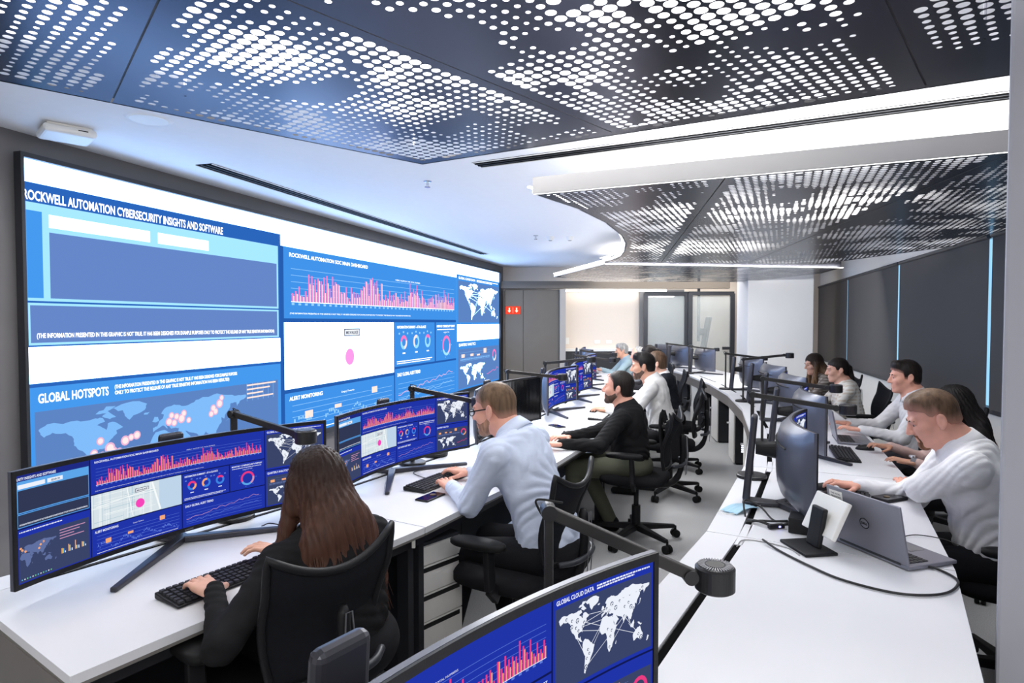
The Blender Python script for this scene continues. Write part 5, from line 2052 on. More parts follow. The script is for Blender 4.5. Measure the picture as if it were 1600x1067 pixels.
def add_hand(vol, wrist, fwd, up, thumb, curl=1.0, sc=1.0, k=0.008, spread=1.0):
    """palm, four unequal bent fingers and a thumb leaving the side of the palm; thumb = +1 when it lies on the fwd x up side"""
    f = unit(fwd)
    u = unit(np.array(up) - f * np.dot(up, f))
    s = np.cross(f, u)
    M = np.stack([s, f, u], 1)
    w = np3(wrist)
    vol.rbox(w + f * 0.050 * sc - u * 0.002, np.array((0.040, 0.050, 0.014)) * sc, 0.013 * sc, 0.012, M)
    L = (0.068, 0.077, 0.073, 0.058)
    for i in range(4):
        side = thumb * (0.030 - 0.0205 * i)
        b = w + f * (0.092 - 0.004 * abs(i - 1)) * sc + s * side * sc + u * 0.003
        ang = (8, -24 * curl, -48 * curl)
        seg = (0.46, 0.31, 0.25)
        rad = (0.0092, 0.0084, 0.0076, 0.0064)
        a0 = thumb * (1.5 - i) * 4.0 * spread
        fd = unit(f + s * math.tan(R(a0)))
        p = b
        for q in range(3):
            d = fd * math.cos(R(ang[q])) + u * math.sin(R(ang[q]))
            e = p + d * L[i] * seg[q] * sc * 1.08
            vol.cone(p, e, rad[q] * sc, rad[q + 1] * sc, 0.004 if q else k)
            p = e
    b = w + f * 0.022 * sc + s * thumb * 0.030 * sc - u * 0.004
    e1 = b + (f * 0.62 + s * thumb * 0.72 - u * 0.22) * 0.040 * sc
    e2 = e1 + (f * 0.88 + s * thumb * 0.32 - u * 0.30) * 0.034 * sc
    e3 = e2 + (f * 0.95 + s * thumb * 0.02 - u * 0.22) * 0.026 * sc
    vol.cone(b, e1, 0.0145 * sc, 0.0108 * sc, 0.010)
    vol.cone(e1, e2, 0.0108 * sc, 0.0096 * sc, 0.004)
    vol.cone(e2, e3, 0.0096 * sc, 0.0075 * sc, 0.004)


SKIN = {}


def skin_mat(name, c):
    m = mat('skin_' + name, c, 0.5, var=0.05, vscale=30, bump=0.05, bscale=300)
    m.node_tree.nodes['Principled BSDF'].inputs['Subsurface Weight'].default_value = 0.08
    m.node_tree.nodes['Principled BSDF'].inputs['Subsurface Radius'].default_value = (0.02, 0.008, 0.005)
    return m


def cloth_mat(name, c, check=None, rough=0.85, bump=0.25):
    m = mat('cloth_' + name, c, rough, var=0.04, vscale=14, bump=bump * 1.6, bscale=22, stretch=(1, 1, 2.4), spec=0.2)
    if check is not None and not m.get('done'):
        nt = m.node_tree
        b = nt.nodes['Principled BSDF']
        tc = nt.nodes.new('ShaderNodeTexCoord')
        wv = []
        for ax in ('X', 'Z'):
            w = nt.nodes.new('ShaderNodeTexWave')
            w.bands_direction = ax
            w.inputs['Scale'].default_value = 9
            nt.links.new(tc.outputs['Object'], w.inputs['Vector'])
            wv.append(w)
        ad_ = nt.nodes.new('ShaderNodeMath')
        ad_.operation = 'MULTIPLY'
        nt.links.new(wv[0].outputs['Fac'], ad_.inputs[0])
        nt.links.new(wv[1].outputs['Fac'], ad_.inputs[1])
        mx = nt.nodes.new('ShaderNodeMix')
        mx.data_type = 'RGBA'
        mx.inputs['A'].default_value = (*c, 1)
        mx.inputs['B'].default_value = (*check, 1)
        nt.links.new(ad_.outputs[0], mx.inputs['Factor'])
        nt.links.new(mx.outputs['Result'], b.inputs['Base Color'])
        m['done'] = 1
    return m


def hair_mat(name, c, c2=None):
    m = mat('hair_' + name, c, 0.5, spec=0.25, var=0.45, vscale=55, bump=0.5, bscale=90, stretch=(1.0, 1.0, 0.12))
    if c2 is not None and not m.get('done'):
        nt = m.node_tree
        b = nt.nodes['Principled BSDF']
        tc = nt.nodes.new('ShaderNodeTexCoord')
        sep = nt.nodes.new('ShaderNodeSeparateXYZ')
        nt.links.new(tc.outputs['Object'], sep.inputs[0])
        mr = nt.nodes.new('ShaderNodeMapRange')
        mr.inputs['From Min'].default_value = 1.14
        mr.inputs['From Max'].default_value = 0.98
        nt.links.new(sep.outputs['Z'], mr.inputs['Value'])
        nz = nt.nodes.new('ShaderNodeTexNoise')
        mp = nt.nodes.new('ShaderNodeMapping')
        mp.inputs['Scale'].default_value = (70, 70, 5)
        nt.links.new(tc.outputs['Object'], mp.inputs['Vector'])
        nt.links.new(mp.outputs['Vector'], nz.inputs['Vector'])
        nz.inputs['Scale'].default_value = 1.0
        mul = nt.nodes.new('ShaderNodeMath')
        mul.operation = 'MULTIPLY'
        nt.links.new(mr.outputs['Result'], mul.inputs[0])
        nt.links.new(nz.outputs['Fac'], mul.inputs[1])
        m2 = nt.nodes.new('ShaderNodeMath')
        m2.operation = 'MULTIPLY'
        m2.inputs[1].default_value = 1.7
        m2.use_clamp = True
        nt.links.new(mul.outputs[0], m2.inputs[0])
        mx = nt.nodes.new('ShaderNodeMix')
        mx.data_type = 'RGBA'
        mx.inputs['A'].default_value = (*c, 1)
        mx.inputs['B'].default_value = (*c2, 1)
        nt.links.new(m2.outputs[0], mx.inputs['Factor'])
        nt.links.new(mx.outputs['Result'], b.inputs['Base Color'])
        m['done'] = 1
    return m


def person(label, head, rz, lean=22, neck=12, hyaw=0, hpitch=-8, hroll=0, lw=None, rw=None, lhint=(-0.6, -0.3, -0.8), rhint=(0.6, -0.3, -0.8),
           skin=None, shirt=None, pants=None, hair=None, hairstyle='short', h=0.006, female=False, beard=None, glasses=False, big=1.0,
           lhand=None, rhand=None, shirt_label=None, jacket=None, collar=None, feet=(0.32, 0.30), curl=1.0, chair=None, chair_at=None, cuff=None, shoes=True, watch=False, folds=0.004):
    """head = world position of the middle of the head; hands are world positions of the wrists"""
    b_dir = lean + neck
    zc = head[2]
    hipz = 0.555
    nl = 0.155
    Lsp = (zc - hipz - nl * math.cos(R(b_dir))) / math.cos(R(lean))
    nb = np.array((0, Lsp * math.sin(R(lean)), hipz + Lsp * math.cos(R(lean))))
    hc = nb + nl * np.array((0, math.sin(R(b_dir)), math.cos(R(b_dir))))
    c, s = math.cos(rz), math.sin(rz)
    rootx = head[0] - (c * hc[0] - s * hc[1])
    rooty = head[1] - (s * hc[0] + c * hc[1])
    o = thing('person', label, 'person', (rootx, rooty, 0), rz)

    def loc(p):
        dx, dy = p[0] - rootx, p[1] - rooty
        return np.array((c * dx + s * dy, -s * dx + c * dy, p[2]))
    hip = np.array((0, 0, hipz))
    up = unit(nb - hip)
    fw = np.array((0, up[2], -up[1]))
    shw = (0.165 if female else 0.19) * big
    sh = [nb - up * 0.055 + np.array((sx * shw, 0, 0)) + fw * 0.01 for sx in (-1, 1)]
    tw = [lw, rw]
    dflt = [np.array((-0.17, hc[1] + 0.30, DESK + 0.045)), np.array((0.17, hc[1] + 0.30, DESK + 0.045))]
    wr = [loc(t) if t is not None else d for t, d in zip(tw, dflt)]
    l1, l2 = (0.27, 0.245) if female else (0.295, 0.265)
    elb = [elbow_of(sh[i], wr[i], l1, l2, (lhint, rhint)[i]) for i in (0, 1)]
    kn = [np.array((sx * 0.11, 0.42, 0.515)) for sx in (-1, 1)]
    an = [np.array((sx * 0.12, feet[i], 0.10)) for i, sx in enumerate((-1, 1))]
    hp = [np.array((sx * 0.095, 0.02, hipz)) for sx in (-1, 1)]
    Mh = euler(hyaw, hpitch, hroll)
    H = lambda x, y, z: hc + Mh @ np.array((x, y, z))
    hs = 0.95 if female else 1.0
    allp = np.array([hip, nb, hc] + sh + wr + elb + kn + an)
    lo, hi = allp.min(0) - 0.17, allp.max(0) + 0.17
    lo[2] = max(lo[2], 0.0)
    # ---- the body, one continuous surface
    v = Vol(lo, hi, h)
    S_ = lambda *a: [x * hs for x in a]
    v.ell(H(0, -.012, .035), S_(.075, .097, .088), 0.0, Mh)
    v.ell(H(0, .030, -.035), S_(.060, .066, .082), 0.02, Mh)
    for sx in (-1, 1):
        v.cone(H(sx * .050, -.005, -.052), H(sx * .012, .068, -.098), .021, .018, .022)
        v.ell(H(sx * .040, .058, -.022), (.026, .028, .026), .02, Mh)
    v.ell(H(0, .077, -.101), (.022, .018, .017), .014, Mh)
    v.cone(H(-.036, .080, .024), H(.036, .080, .024), .012, .012, .012)
    v.cone(H(0, .090, .016), H(0, .113, -.028), .008, .0125, .010)
    for sx in (-1, 1):
        v.ell(H(sx * .012, .101, -.033), (.0085, .010, .008), .006, Mh)
        v.ell(H(sx * .032, .101, .002), (.016, .014, .0085), .008, Mh, cut=True)
        v.cone(H(sx * .018, .0850, .0115), H(sx * .047, .0790, .0095), .0060, .0055, .005)
    v.cone(H(-.017, .089, -.060), H(.017, .089, -.060), .0075, .0075, .006)
    v.cone(H(-.015, .088, -.074), H(.015, .088, -.074), .0085, .0085, .006)
    v.cone(H(-.021, .101, -.0668), H(.021, .101, -.0668), .0032, .0032, .004, cut=True)
    er = Matrix.Rotation(R(12), 3, 'X')
    for sx in (-1, 1):
        Me = Mh @ np.array(Matrix.Rotation(R(sx * 24), 3, 'Z') @ er)
        ex = -.014 if hairstyle == 'long' else 0.0      # ears lie under long hair
        v.ell(H(sx * (.086 + ex), -.014, -.005), (.0105, .021, .034), .004, Me)
        v.ell(H(sx * (.098 + ex * 0.5), -.012, -.001), (.0085, .012, .020), .002, Me, cut=True)
        v.ell(H(sx * (.082 + ex), -.006, -.034), (.007, .010, .011), .004, Me)
    ntop = H(0, -.030, -.055)
    v.cone(ntop, nb - fw * 0.01, .050 if female else .058 * big, .056 if female else .068 * big, .03)
    v.cone(nb - up * 0.02, hip + up * 0.05, .085, .10, .05)
    for i in (0, 1):
        v.cone(nb - up * 0.03, sh[i], .05, .045, .03)
        v.cone(sh[i], elb[i], .040, .034, .02)
        v.cone(elb[i], wr[i], .033, .0245 if not female else .022, .012)
        v.cone(hp[i], kn[i], .065, .05, .03)
        v.cone(kn[i], an[i], .045, .036, .02)
        v.cone(an[i], an[i] + np.array((0, 0.09, -0.055)), .030, .020, .02)
        spec = (lhand, rhand)[i] or {}
        fd = spec.get('fwd')
        fd = unit(wr[i] - elb[i]) * np.array((1, 1, 0.2)) + np.array((0, 0, 0)) if fd is None else fd
        add_hand(v, wr[i], fd, spec.get('up', (0, 0, 1)), 1 if i == 0 else -1, spec.get('curl', curl), 0.92 if female else 1.0)
    sm = skin_mat(*skin)
    v.build('body', sm, o)
    # ---- eyes, brows
    for sx in (-1, 1):
        e_ = MB()
        p_ = H(sx * .031, .0775, .002)
        e_.lathe([(0.0005, -0.0092), (0.0052, -0.0075), (0.008, -0.0045), (0.0092, 0), (0.008, 0.0045), (0.0052, 0.0075), (0.0005, 0.0092)], p_, 12)
        eo = e_.build('eye', mat('eye_white', rgb(196, 188, 182), 0.3), o, smooth=True)
        ir = MB()
        a, b = H(sx * .031, .0855, .0015), H(sx * .031, .0873, .0015)
        ir.cyl(a, b, 0.0055, n=10)
        ir.build('iris', mat('iris_brown', rgb(50, 36, 28), 0.2), eo)
    hm = hair_mat(*hair)
    for sx in (-1, 1):
        bw = MB()
        bw.tube([H(sx * .016, .0945, .022), H(sx * .032, .0925, .027), H(sx * .048, .0785, .021)], [.003, .0036, .002], 6)
        bw.build('eyebrow', hm, o, smooth=True)
    # ---- hair
    hl_, hh_ = hc - 0.24, hc + 0.2
    if hairstyle in ('long', 'ponytail'):
        hl_ = hc - np.array((0.25, 0.30, 0.48))
    hv = Vol(hl_, hh_, min(h, 0.005))
    X, Y, Z = hv.coords()
    x, y, z = X - hc[0], Y - hc[1], Z - hc[2]
    lx, ly, lz = (Mh[0, i] * x + Mh[1, i] * y + Mh[2, i] * z for i in range(3))
    t = {'short': .009, 'crew': .005, 'quiff': .006, 'bald': .002, 'receding': .006, 'fringe': .012, 'bun': .010, 'long': .012, 'ponytail': .008}[hairstyle]
    hv.ell(H(0, -.014, .036), ((.076 + t) * hs, (.098 + t) * hs, (.089 + t * 1.2) * hs), 0, Mh)
    hv.ell(H(0, -.052, -.025), ((.060 + t) * hs, (.050 + t) * hs, .062), .02, Mh)
    if hairstyle == 'quiff':
        hv.cone(H(-.032, .046, .092), H(.032, .046, .092), .025, .025, .03)
        hv.ell(H(0, .002, .078), (.066, .078, .056), .02, Mh)
    if hairstyle == 'short':
        hv.cone(H(-.03, .05, .10), H(.03, .05, .10), .030, .030, .03)
    yy = [-.14, -.075, -.045, -.030, -.012, .006, .022, .030, .055, .078, .095, .12]
    zz = {'short': [-.075, -.070, -.062, -.030, .014, -.012, -.012, .030, .048, .058, .066, .07],
          'crew': [-.050, -.045, -.040, -.015, .022, .010, .010, .034, .050, .062, .070, .08],
          'quiff': [-.045, -.040, -.034, -.010, .028, .022, .024, .046, .062, .071, .078, .085],
          'receding': [-.075, -.070, -.062, -.025, .014, -.020, -.020, .045, .072, .090, .100, .11],
          'bald': [-.06, -.05, -.04, -.01, .01, .03, .09, .14, .14, .14, .14, .14],
          'fringe': [-.085, -.080, -.075, -.06, -.045, -.04, -.03, .0, .030, .038, .045, .05],
          'bun': [-.075, -.070, -.050, -.01, .02, .0, .0, .035, .050, .062, .07, .08],
          'ponytail': [-.075, -.070, -.050, -.01, .02, .0, .0, .035, .050, .062, .07, .08],
          'long': [-.30, -.30, -.30, -.25, -.12, -.06, -.02, .020, .045, .060, .07, .08]}[hairstyle]
    cutz = np.interp(ly, yy, zz).astype(np.float32)
    if hairstyle == 'long':
        cutz = cutz - np.clip((np.abs(lx) - .046 - .25 * np.maximum(.04 - lz, 0) * 0) * 14, 0, .4)
    dcut = (cutz - lz) * 0.75
    hv.f = np.maximum(hv.f, dcut + np.float32(0.0015) * np.sin(lx * 190 + ly * 60).astype(np.float32))
    if hairstyle == 'long':
        bx = hc - up * 0
        hv.ell(H(0, -.050, -.075), (.098, .070, .125), .05, Mh)
        hv.ell(hc + np.array((0, -.125, -.195)), (.148, .074, .175), .05)
        hv.ell(hc + np.array((0.0, -.175, -.315)), (.150, .052, .132), .04)
        for sx in (-1, 1):
            hv.cone(H(sx * .080, .005, .02), hc + np.array((sx * .112, .02, -.22)), .024, .030, .03)
            hv.cone(hc + np.array((sx * .112, .02, -.20)), hc + np.array((sx * .105, .035, -.33)), .030, .010, .03)
    if hairstyle == 'ponytail':
        hv.ell(H(0, -.105, .01), (.028, .028, .03), .015, Mh)
        hv.cone(H(0, -.115, .0), hc + np.array((0, -.15, -.16)), .026, .034, .02)
        hv.cone(hc + np.array((0, -.15, -.16)), hc + np.array((0, -.13, -.40)), .034, .012, .02)
    if hairstyle == 'bun':
        hv.ell(H(0, -.115, .035), (.042, .038, .040), .012, Mh)
    # strands
    ang = np.arctan2(lx, ly + 0.02)
    rid = np.sin(ang * 46 + 5 * np.sin(lz * 16 + lx * 12)) * 0.5 + 0.5 * np.sin(ang * 27 - 7 * np.sin(lz * 9))
    hv.f = hv.f + (0.0036 if hairstyle == 'long' else 0.0012) * rid.astype(np.float32)
    ho = hv.build('hair', hm, o)
    if hairstyle in ('short', 'crew', 'receding', 'quiff'):
        nv_ = len(ho.data.vertices)
        co_ = np.empty(nv_ * 3, np.float32)
        ho.data.vertices.foreach_get('co', co_)
        q_ = (co_.reshape(-1, 3) - hc) @ Mh
        fd_ = np.clip((q_[:, 2] - np.interp(q_[:, 1], yy, zz)) / {'crew': .042, 'quiff': .05}.get(hairstyle, .022), 0, 1) ** 0.8
        at_ = ho.data.attributes.new('hair_cover', 'FLOAT', 'POINT')
        at_.data.foreach_set('value', fd_.astype(np.float32))
        fm = hm.copy()
        fm.name = 'hair_faded'
        nt_ = fm.node_tree
        b_ = nt_.nodes['Principled BSDF']
        src_ = b_.inputs['Base Color'].links[0].from_socket
        an_ = nt_.nodes.new('ShaderNodeAttribute')
        an_.attribute_name = 'hair_cover'
        mx_ = nt_.nodes.new('ShaderNodeMix')
        mx_.data_type = 'RGBA'
        mx_.inputs['A'].default_value = (*[0.62 * c_ for c_ in skin[1]], 1)
        nt_.links.new(src_, mx_.inputs['B'])
        nt_.links.new(an_.outputs['Fac'], mx_.inputs['Factor'])
        nt_.links.new(mx_.outputs['Result'], b_.inputs['Base Color'])
        ho.data.materials[0] = fm
    if hairstyle == 'long' and h < 0.0065:
        st_ = MB()
        r_ = random.Random(4)
        for q in range(170):
            a = r_.uniform(0.22 * math.pi, 0.78 * math.pi) + (math.pi if False else 0)
            a = math.pi + r_.uniform(0.02, 0.98) * math.pi
            rx, ry = 0.100 * math.cos(a), 0.082 * math.sin(a)
            z0 = r_.uniform(-0.05, 0.07)
            k = math.sqrt(max(0.05, 1 - (max(z0, 0.0) / 0.115) ** 2))
            p0 = hc + np.array((rx * 0.82 * k, ry * k - 0.035, z0))
            w1 = 1.0 + r_.uniform(0.16, 0.42)
            e_ = r_.uniform(-0.45, -0.34)
            pts = [p0, hc + np.array((rx * 1.12, ry * 0.74 - 0.084, -0.09)), hc + np.array((rx * w1, ry * 0.74 - 0.138 + r_.uniform(-.012, .0), -0.20)),
                   hc + np.array((rx * w1 * r_.uniform(0.86, 1.12), ry * 0.55 - 0.178 + r_.uniform(-.015, .015), (e_ - 0.2) / 2)), hc + np.array((rx * w1 * r_.uniform(0.7, 1.25), ry * 0.4 - 0.19 + r_.uniform(-.03, .02), e_))]
            P_ = spline(pts, 5)
            n_ = len(P_)
            st_.tube(P_, [0.0042 * (1 - 0.85 * (i / (n_ - 1)) ** 2) for i in range(n_)], 4)
        so = st_.build('hair_strands', hm, o, smooth=True)
        so['kind'] = 'stuff'
    if beard:
        bv = Vol(hc - 0.16, hc + 0.16, min(h, 0.005))
        X, Y, Z = bv.coords()
        x, y, z = X - hc[0], Y - hc[1], Z - hc[2]
        lx, ly, lz = (Mh[0, i] * x + Mh[1, i] * y + Mh[2, i] * z for i in range(3))
        t = {'full': .0035, 'goatee': .005, 'stubble': .0022}[beard[0]]
        bv.ell(H(0, .030, -.035), (.060 + t, .066 + t, .082 + t), 0, Mh)
        for sx in (-1, 1):
            bv.cone(H(sx * .050, -.005, -.052), H(sx * .012, .068, -.098), .021 + t, .018 + t, .022)
        bv.ell(H(0, .077, -.101), (.022 + t, .018 + t, .017 + t), .014, Mh)
        if beard[0] == 'goatee':
            cut_ = np.maximum(np.abs(lx) - .026, np.maximum(lz + .046, .062 - ly))
            cut_ = np.maximum(cut_, np.minimum(-.078 - lz + 0, .1) * 0 - 1)
            lip = np.maximum(np.maximum(np.abs(lx) - .017, np.abs(lz + .067) - .0105), -1)
            bv.f = np.maximum(np.maximum(bv.f, cut_), -lip)
        else:
            line = np.interp(ly, [-.03, .0, .03, .06, .08, .10], [.0, -.02, -.048, -.056, -.046, -.044]).astype(np.float32)
            lip = np.maximum(np.maximum(np.abs(lx) - .018, np.abs(lz + .067) - .0105), .06 - ly)
            bv.f = np.maximum(np.maximum(np.maximum(bv.f, lz - line), -(ly + .012)), -lip)
        bv.build('beard', hair_mat(*beard[1]), o)
    if glasses:
        gl = MB()
        for sx in (-1, 1):
            gl.tube([H(sx * .033 + .023 * math.cos(a) * 1.0, .108 - .004 * abs(math.cos(a)), .000 + .0165 * math.sin(a)) for a in np.linspace(0, 2 * math.pi, 17)[:-1]], .0020, 6, closed=True)
            gl.bar(H(sx * .056, .104, .006), H(sx * .084, -.002, .010), .0035, .006)
            gl.bar(H(sx * .084, -.002, .010), H(sx * .084, -.022, -.006), .0035, .005)
        gl.bar(H(-.010, .109, .003), H(.010, .109, .003), .003, .003)
        gl.build('glasses', M_BLACKPL, o)
    # ---- shirt, solid and a little larger than the body
    scol = cloth_mat(*shirt)
    hem = hip - up * 0.03
    lo2, hi2 = np.array([hip, nb] + sh + wr + elb).min(0) - 0.2, np.array([hip, nb] + sh + wr + elb).max(0) + 0.2
    lo2[2] = max(lo2[2], 0.30)
    sv = Vol(lo2, hi2, max(h, 0.006) * 1.15)
    Mt = np.stack([np.array((1, 0, 0)), fw, up], 1)
    ch = 0.90 if female else 1.0
    sv.ell(hip + up * 0.10 + fw * 0.010, (.162 * big * ch, .135 * big, .19), 0.0, Mt)
    sv.ell(hip + up * (Lsp * 0.62) + fw * 0.005, (.172 * big * ch, .118 * big, .20), .08, Mt)
    if female:
        for sx in (-1, 1):
            sv.ell(hip + up * (Lsp * 0.60) + fw * 0.085 + np.array((sx * .07, 0, 0)), (.062, .05, .06), .04, Mt)
    sv.ell(nb - up * 0.115 - fw * 0.02, (.165 * big * ch, .100 * big, .10), .06, Mt)
    for i in (0, 1):
        sv.cone(nb - up * 0.03 - fw * 0.012, sh[i] + fw * -0.005, .050 * big, .058 * big, .04)
        sv.cone(sh[i], elb[i], (.064 if not female else .054) * big, (.054 if not female else .045) * big, .035)
        dirw = unit(wr[i] - elb[i])
        sv.cone(elb[i], wr[i] - dirw * 0.02, (.051 if not female else .042) * big, .036 if not female else .031, .02)
        sv.cone(wr[i] - dirw * 0.055, wr[i] - dirw * 0.002, .035 if not female else .030, .034 if not female else .030, .004)
    sv.ell(nb - up * 0.030 - fw * 0.022, (.115 * big * ch, .085 * big, .062), .06, Mt)
    sv.cone(nb - up * 0.045 - fw * 0.018, nb + (ntop - nb) * 0.16, .090 * big * (0.86 if female else 1), .070 * big * (0.86 if female else 1), .04)
    # neck opening: take away what would climb the neck
    X, Y, Z = sv.coords()
    pu = (X - nb[0]) * up[0] + (Y - nb[1]) * up[1] + (Z - nb[2]) * up[2]
    pf = (X - nb[0]) * fw[0] + (Y - nb[1]) * fw[1] + (Z - nb[2]) * fw[2]
    px_ = X - nb[0]
    # folds
    dh = pu + Lsp
    fold = np.sin(dh * 62 + 5.5 * np.sin(px_ * 9 + pf * 14) + 3 * np.sin(px_ * 21 + 1.0)) * np.clip(1.2 - dh / (Lsp * 0.85), 0.12, 1)
    fold = fold + 0.7 * np.sin(px_ * 48 + pu * 38 + 4 * np.sin(pu * 17 + pf * 12))
    fold = 1.0 - 2.2 * np.abs(fold * 0.6)
    sv.f = sv.f + (folds * 1.0) * fold.astype(np.float32)
    cutn = np.maximum(pu - (0.012 if collar is None else 0.004) + np.abs(px_) * 0.0, np.sqrt(px_ ** 2 + (pf) ** 2) - 0.085)
    sv.build('shirt' if jacket is None else 'jacket', scol, o)
    if collar is not None:
        cm = cloth_mat(*collar)
        cb = MB()
        n_ = 28
        ax = unit(ntop - nb)
        a1 = unit(np.cross(ax, np.array((0, 1, 0))) * -1)
        a1 = np.array((1, 0, 0))
        a2 = unit(np.cross(ax, a1))
        rb = (.066 if female else .078) * big
        V, F = [], []
        for q, (rad, hgt) in enumerate(((rb + .024, -.014), (rb + .014, .016), (rb + .001, .050), (rb - .006, .048), (rb - .002, .0))):
            for k in range(n_):
                a = math.radians(100) + math.radians(340) * k / (n_ - 1) - math.radians(0)
                a = math.pi / 2 + math.radians(10) + math.radians(340) * k / (n_ - 1)
                dirn = a1 * math.cos(a) + a2 * math.sin(a)
                front = max(0.0, math.sin(a))
                V.append(nb + dirn * rad + ax * (hgt - 0.022 * front * (1 if q in (1, 2, 3) else 0.6)))
        for q in range(4):
            for k in range(n_ - 1):
                F.append((q * n_ + k, q * n_ + k + 1, (q + 1) * n_ + k + 1, (q + 1) * n_ + k))
        cb.add(V, F)
        co = cb.build('collar', cm, o, smooth=True)
        sdm = co.modifiers.new('depth', 'SOLIDIFY')
        sdm.thickness = 0.003
    if cuff is not None:
        for i in (0, 1):
            dirw = unit(wr[i] - elb[i])
            MB().cyl(wr[i] - dirw * 0.045, wr[i] + dirw * 0.002, .0375, .0365, 20).build('cuff', cloth_mat(*cuff), o, smooth=False, bevel=0.003)
    if watch:
        i = 0
        dirw = unit(wr[i] - elb[i])
        q = wr[i] + dirw * 0.018
        MB().cyl(q - dirw * 0.012, q + dirw * 0.012, 0.030, n=20).build('watch_strap', M_GREYMETAL, o)
        MB().cyl(q + np.array((0, -0.0, 0.026)), q + np.array((0, 0, 0.036)), 0.017, n=18).build('watch_face', M_CHROME, o)
    # ---- trousers and shoes
    pm = cloth_mat(*pants)
    lo3, hi3 = np.array([hip] + kn + an).min(0) - 0.22, np.array([hip] + kn + an).max(0) + 0.2
    lo3[2] = 0.02
    tv_ = Vol(lo3, hi3, 0.010)
    tv_.ell(hip + np.array((0, -0.005, -0.005)), (.172 * big, .135 * big, .105), 0)
    for i in (0, 1):
        tv_.cone(hp[i] + np.array((0, 0, -.0)), kn[i], .086 * big, .066 * big, .05)
        tv_.cone(kn[i], an[i] + np.array((0, 0, -0.015)), .064 * big, .052, .03)
    tv_.build('trousers', pm, o)
    if shoes:
        for i in (0, 1):
            shv = Vol(an[i] - np.array((.09, .12, .11)), an[i] + np.array((.09, .24, .08)), 0.008)
            b0 = an[i].copy()
            shv.cone(b0 + np.array((0, -.03, -.055)), b0 + np.array((0, .15, -.067)), .042, .032, 0)
            shv.cone(b0 + np.array((0, -.02, -.02)), b0 + np.array((0, .06, -.045)), .042, .036, .03)
            X, Y, Z = shv.coords()
            shv.f = np.maximum(shv.f, (0.004 - Z) + 0 * X + 0 * Y)
            shv.build('shoe', M_BLACKSOFT, o)
    if chair_at:
        place_chair(chair_at[:2], chair_at[2], chair)
    elif chair:
        place_chair((rootx + s * 0.02, rooty - c * 0.02), rz, chair)
    return o


SK_FAIR = ('fair', rgb(222, 172, 150))
SK_TAN = ('tan', rgb(204, 152, 126))
SK_ROSY = ('rosy', rgb(226, 166, 144))
HB_DARK = ('dark', rgb(32, 25, 23))
HB_BROWN = ('brown', rgb(94, 72, 56))
HB_AUBURN = ('auburn', rgb(44, 30, 26), rgb(84, 54, 42))
HB_SANDY = ('sandy', rgb(102, 80, 62))
HB_GREY = ('grey', rgb(150, 148, 146))
HB_BLACK = ('black', rgb(22, 18, 18))
P_BLACK = ('black_trousers', rgb(24, 24, 28))
C_BLACK = ('black', rgb(26, 26, 28))
C_WHITE = ('white', rgb(236, 236, 238))
C_OFFW = ('off_white', rgb(228, 227, 226))
C_BLUE = ('pale_blue', rgb(214, 224, 245))

person('woman with long auburn hair in a black jacket typing, seen from behind', (-0.655, 2.06, 1.055), rrz(-33) - R(5), lean=14, neck=8, hyaw=2, hpitch=-12,
       lw=(-0.905, 1.865, DESK + 0.045), rw=(-0.80, 2.20, DESK + 0.045), skin=SK_FAIR, shirt=C_BLACK, pants=P_BLACK, hair=HB_AUBURN, hairstyle='long', h=0.005, female=True,
       jacket=True, lhint=(-0.9, -0.3, -0.55), lhand=dict(fwd=(0.02, 1, -0.05), curl=0.9), chair='black mesh office chair holding the auburn-haired woman, nearest the camera', chair_at=(-0.72, 1.95, R(48)), big=1.08)
person('man in glasses and a pale blue shirt typing, with a short beard', (-0.085, 2.955, 1.185), rrz(-28.6), lean=24, neck=18, hyaw=4, hpitch=-10,
       lw=(-0.300, 3.070, DESK + 0.040), rw=(-0.225, 3.360, DESK + 0.045), skin=SK_ROSY, shirt=C_BLUE, pants=P_BLACK, hair=('light_brown', rgb(106, 84, 64)), hairstyle='crew', h=0.005,
       beard=('stubble', ('light_beard', rgb(158, 118, 94))), glasses=True, big=1.06, collar=C_BLUE, cuff=C_BLUE, chair='black mesh office chair of the man in glasses', chair_at=(0.02, 2.80, rrz(-28.6)), folds=0.005,
       lhint=(-0.5, -0.3, -0.9), feet=(0.52, 0.30))
person('man in a black shirt with dark receding hair and beard, arms stretched to the desk', (0.785, 4.57, 1.115), rrz(-22.3), lean=8, neck=14, hyaw=2, hpitch=4,
       lw=(0.330, 4.150, DESK + 0.045), rw=(0.405, 4.42, DESK + 0.045), skin=SK_ROSY, shirt=C_BLACK, pants=('olive', rgb(92, 94, 80)), hair=HB_DARK, hairstyle='receding', h=0.006,
       beard=('stubble', ('dark_beard', rgb(88, 68, 58))), collar=C_BLACK, chair='black mesh office chair of the man in the black shirt', feet=(0.45, 0.20))
person('dark-haired bearded man in a white shirt using a mouse before the video wall', (1.225, 5.80, 1.190), rrz(-18), lean=16, neck=16, hyaw=4, hpitch=-6,
       rw=(0.90, 5.86, DESK + 0.045), skin=SK_TAN, shirt=C_OFFW, pants=P_BLACK, hair=HB_BLACK, hairstyle='short', h=0.0075,
       beard=('stubble', ('dark_beard', rgb(88, 68, 58))), collar=C_OFFW, chair='black mesh office chair of the dark-haired man in the white shirt')
person('brown-haired person in a dark jacket half hidden behind the dark-haired man', (1.575, 6.78, 1.150), rrz(-14.5), lean=14, neck=12, hpitch=-6, skin=SK_FAIR, shirt=('navy', rgb(30, 32, 40)), pants=P_BLACK,
       hair=HB_BROWN, hairstyle='fringe', h=0.009, collar=C_WHITE, jacket=True, chair='black mesh office chair of the person in the dark jacket')
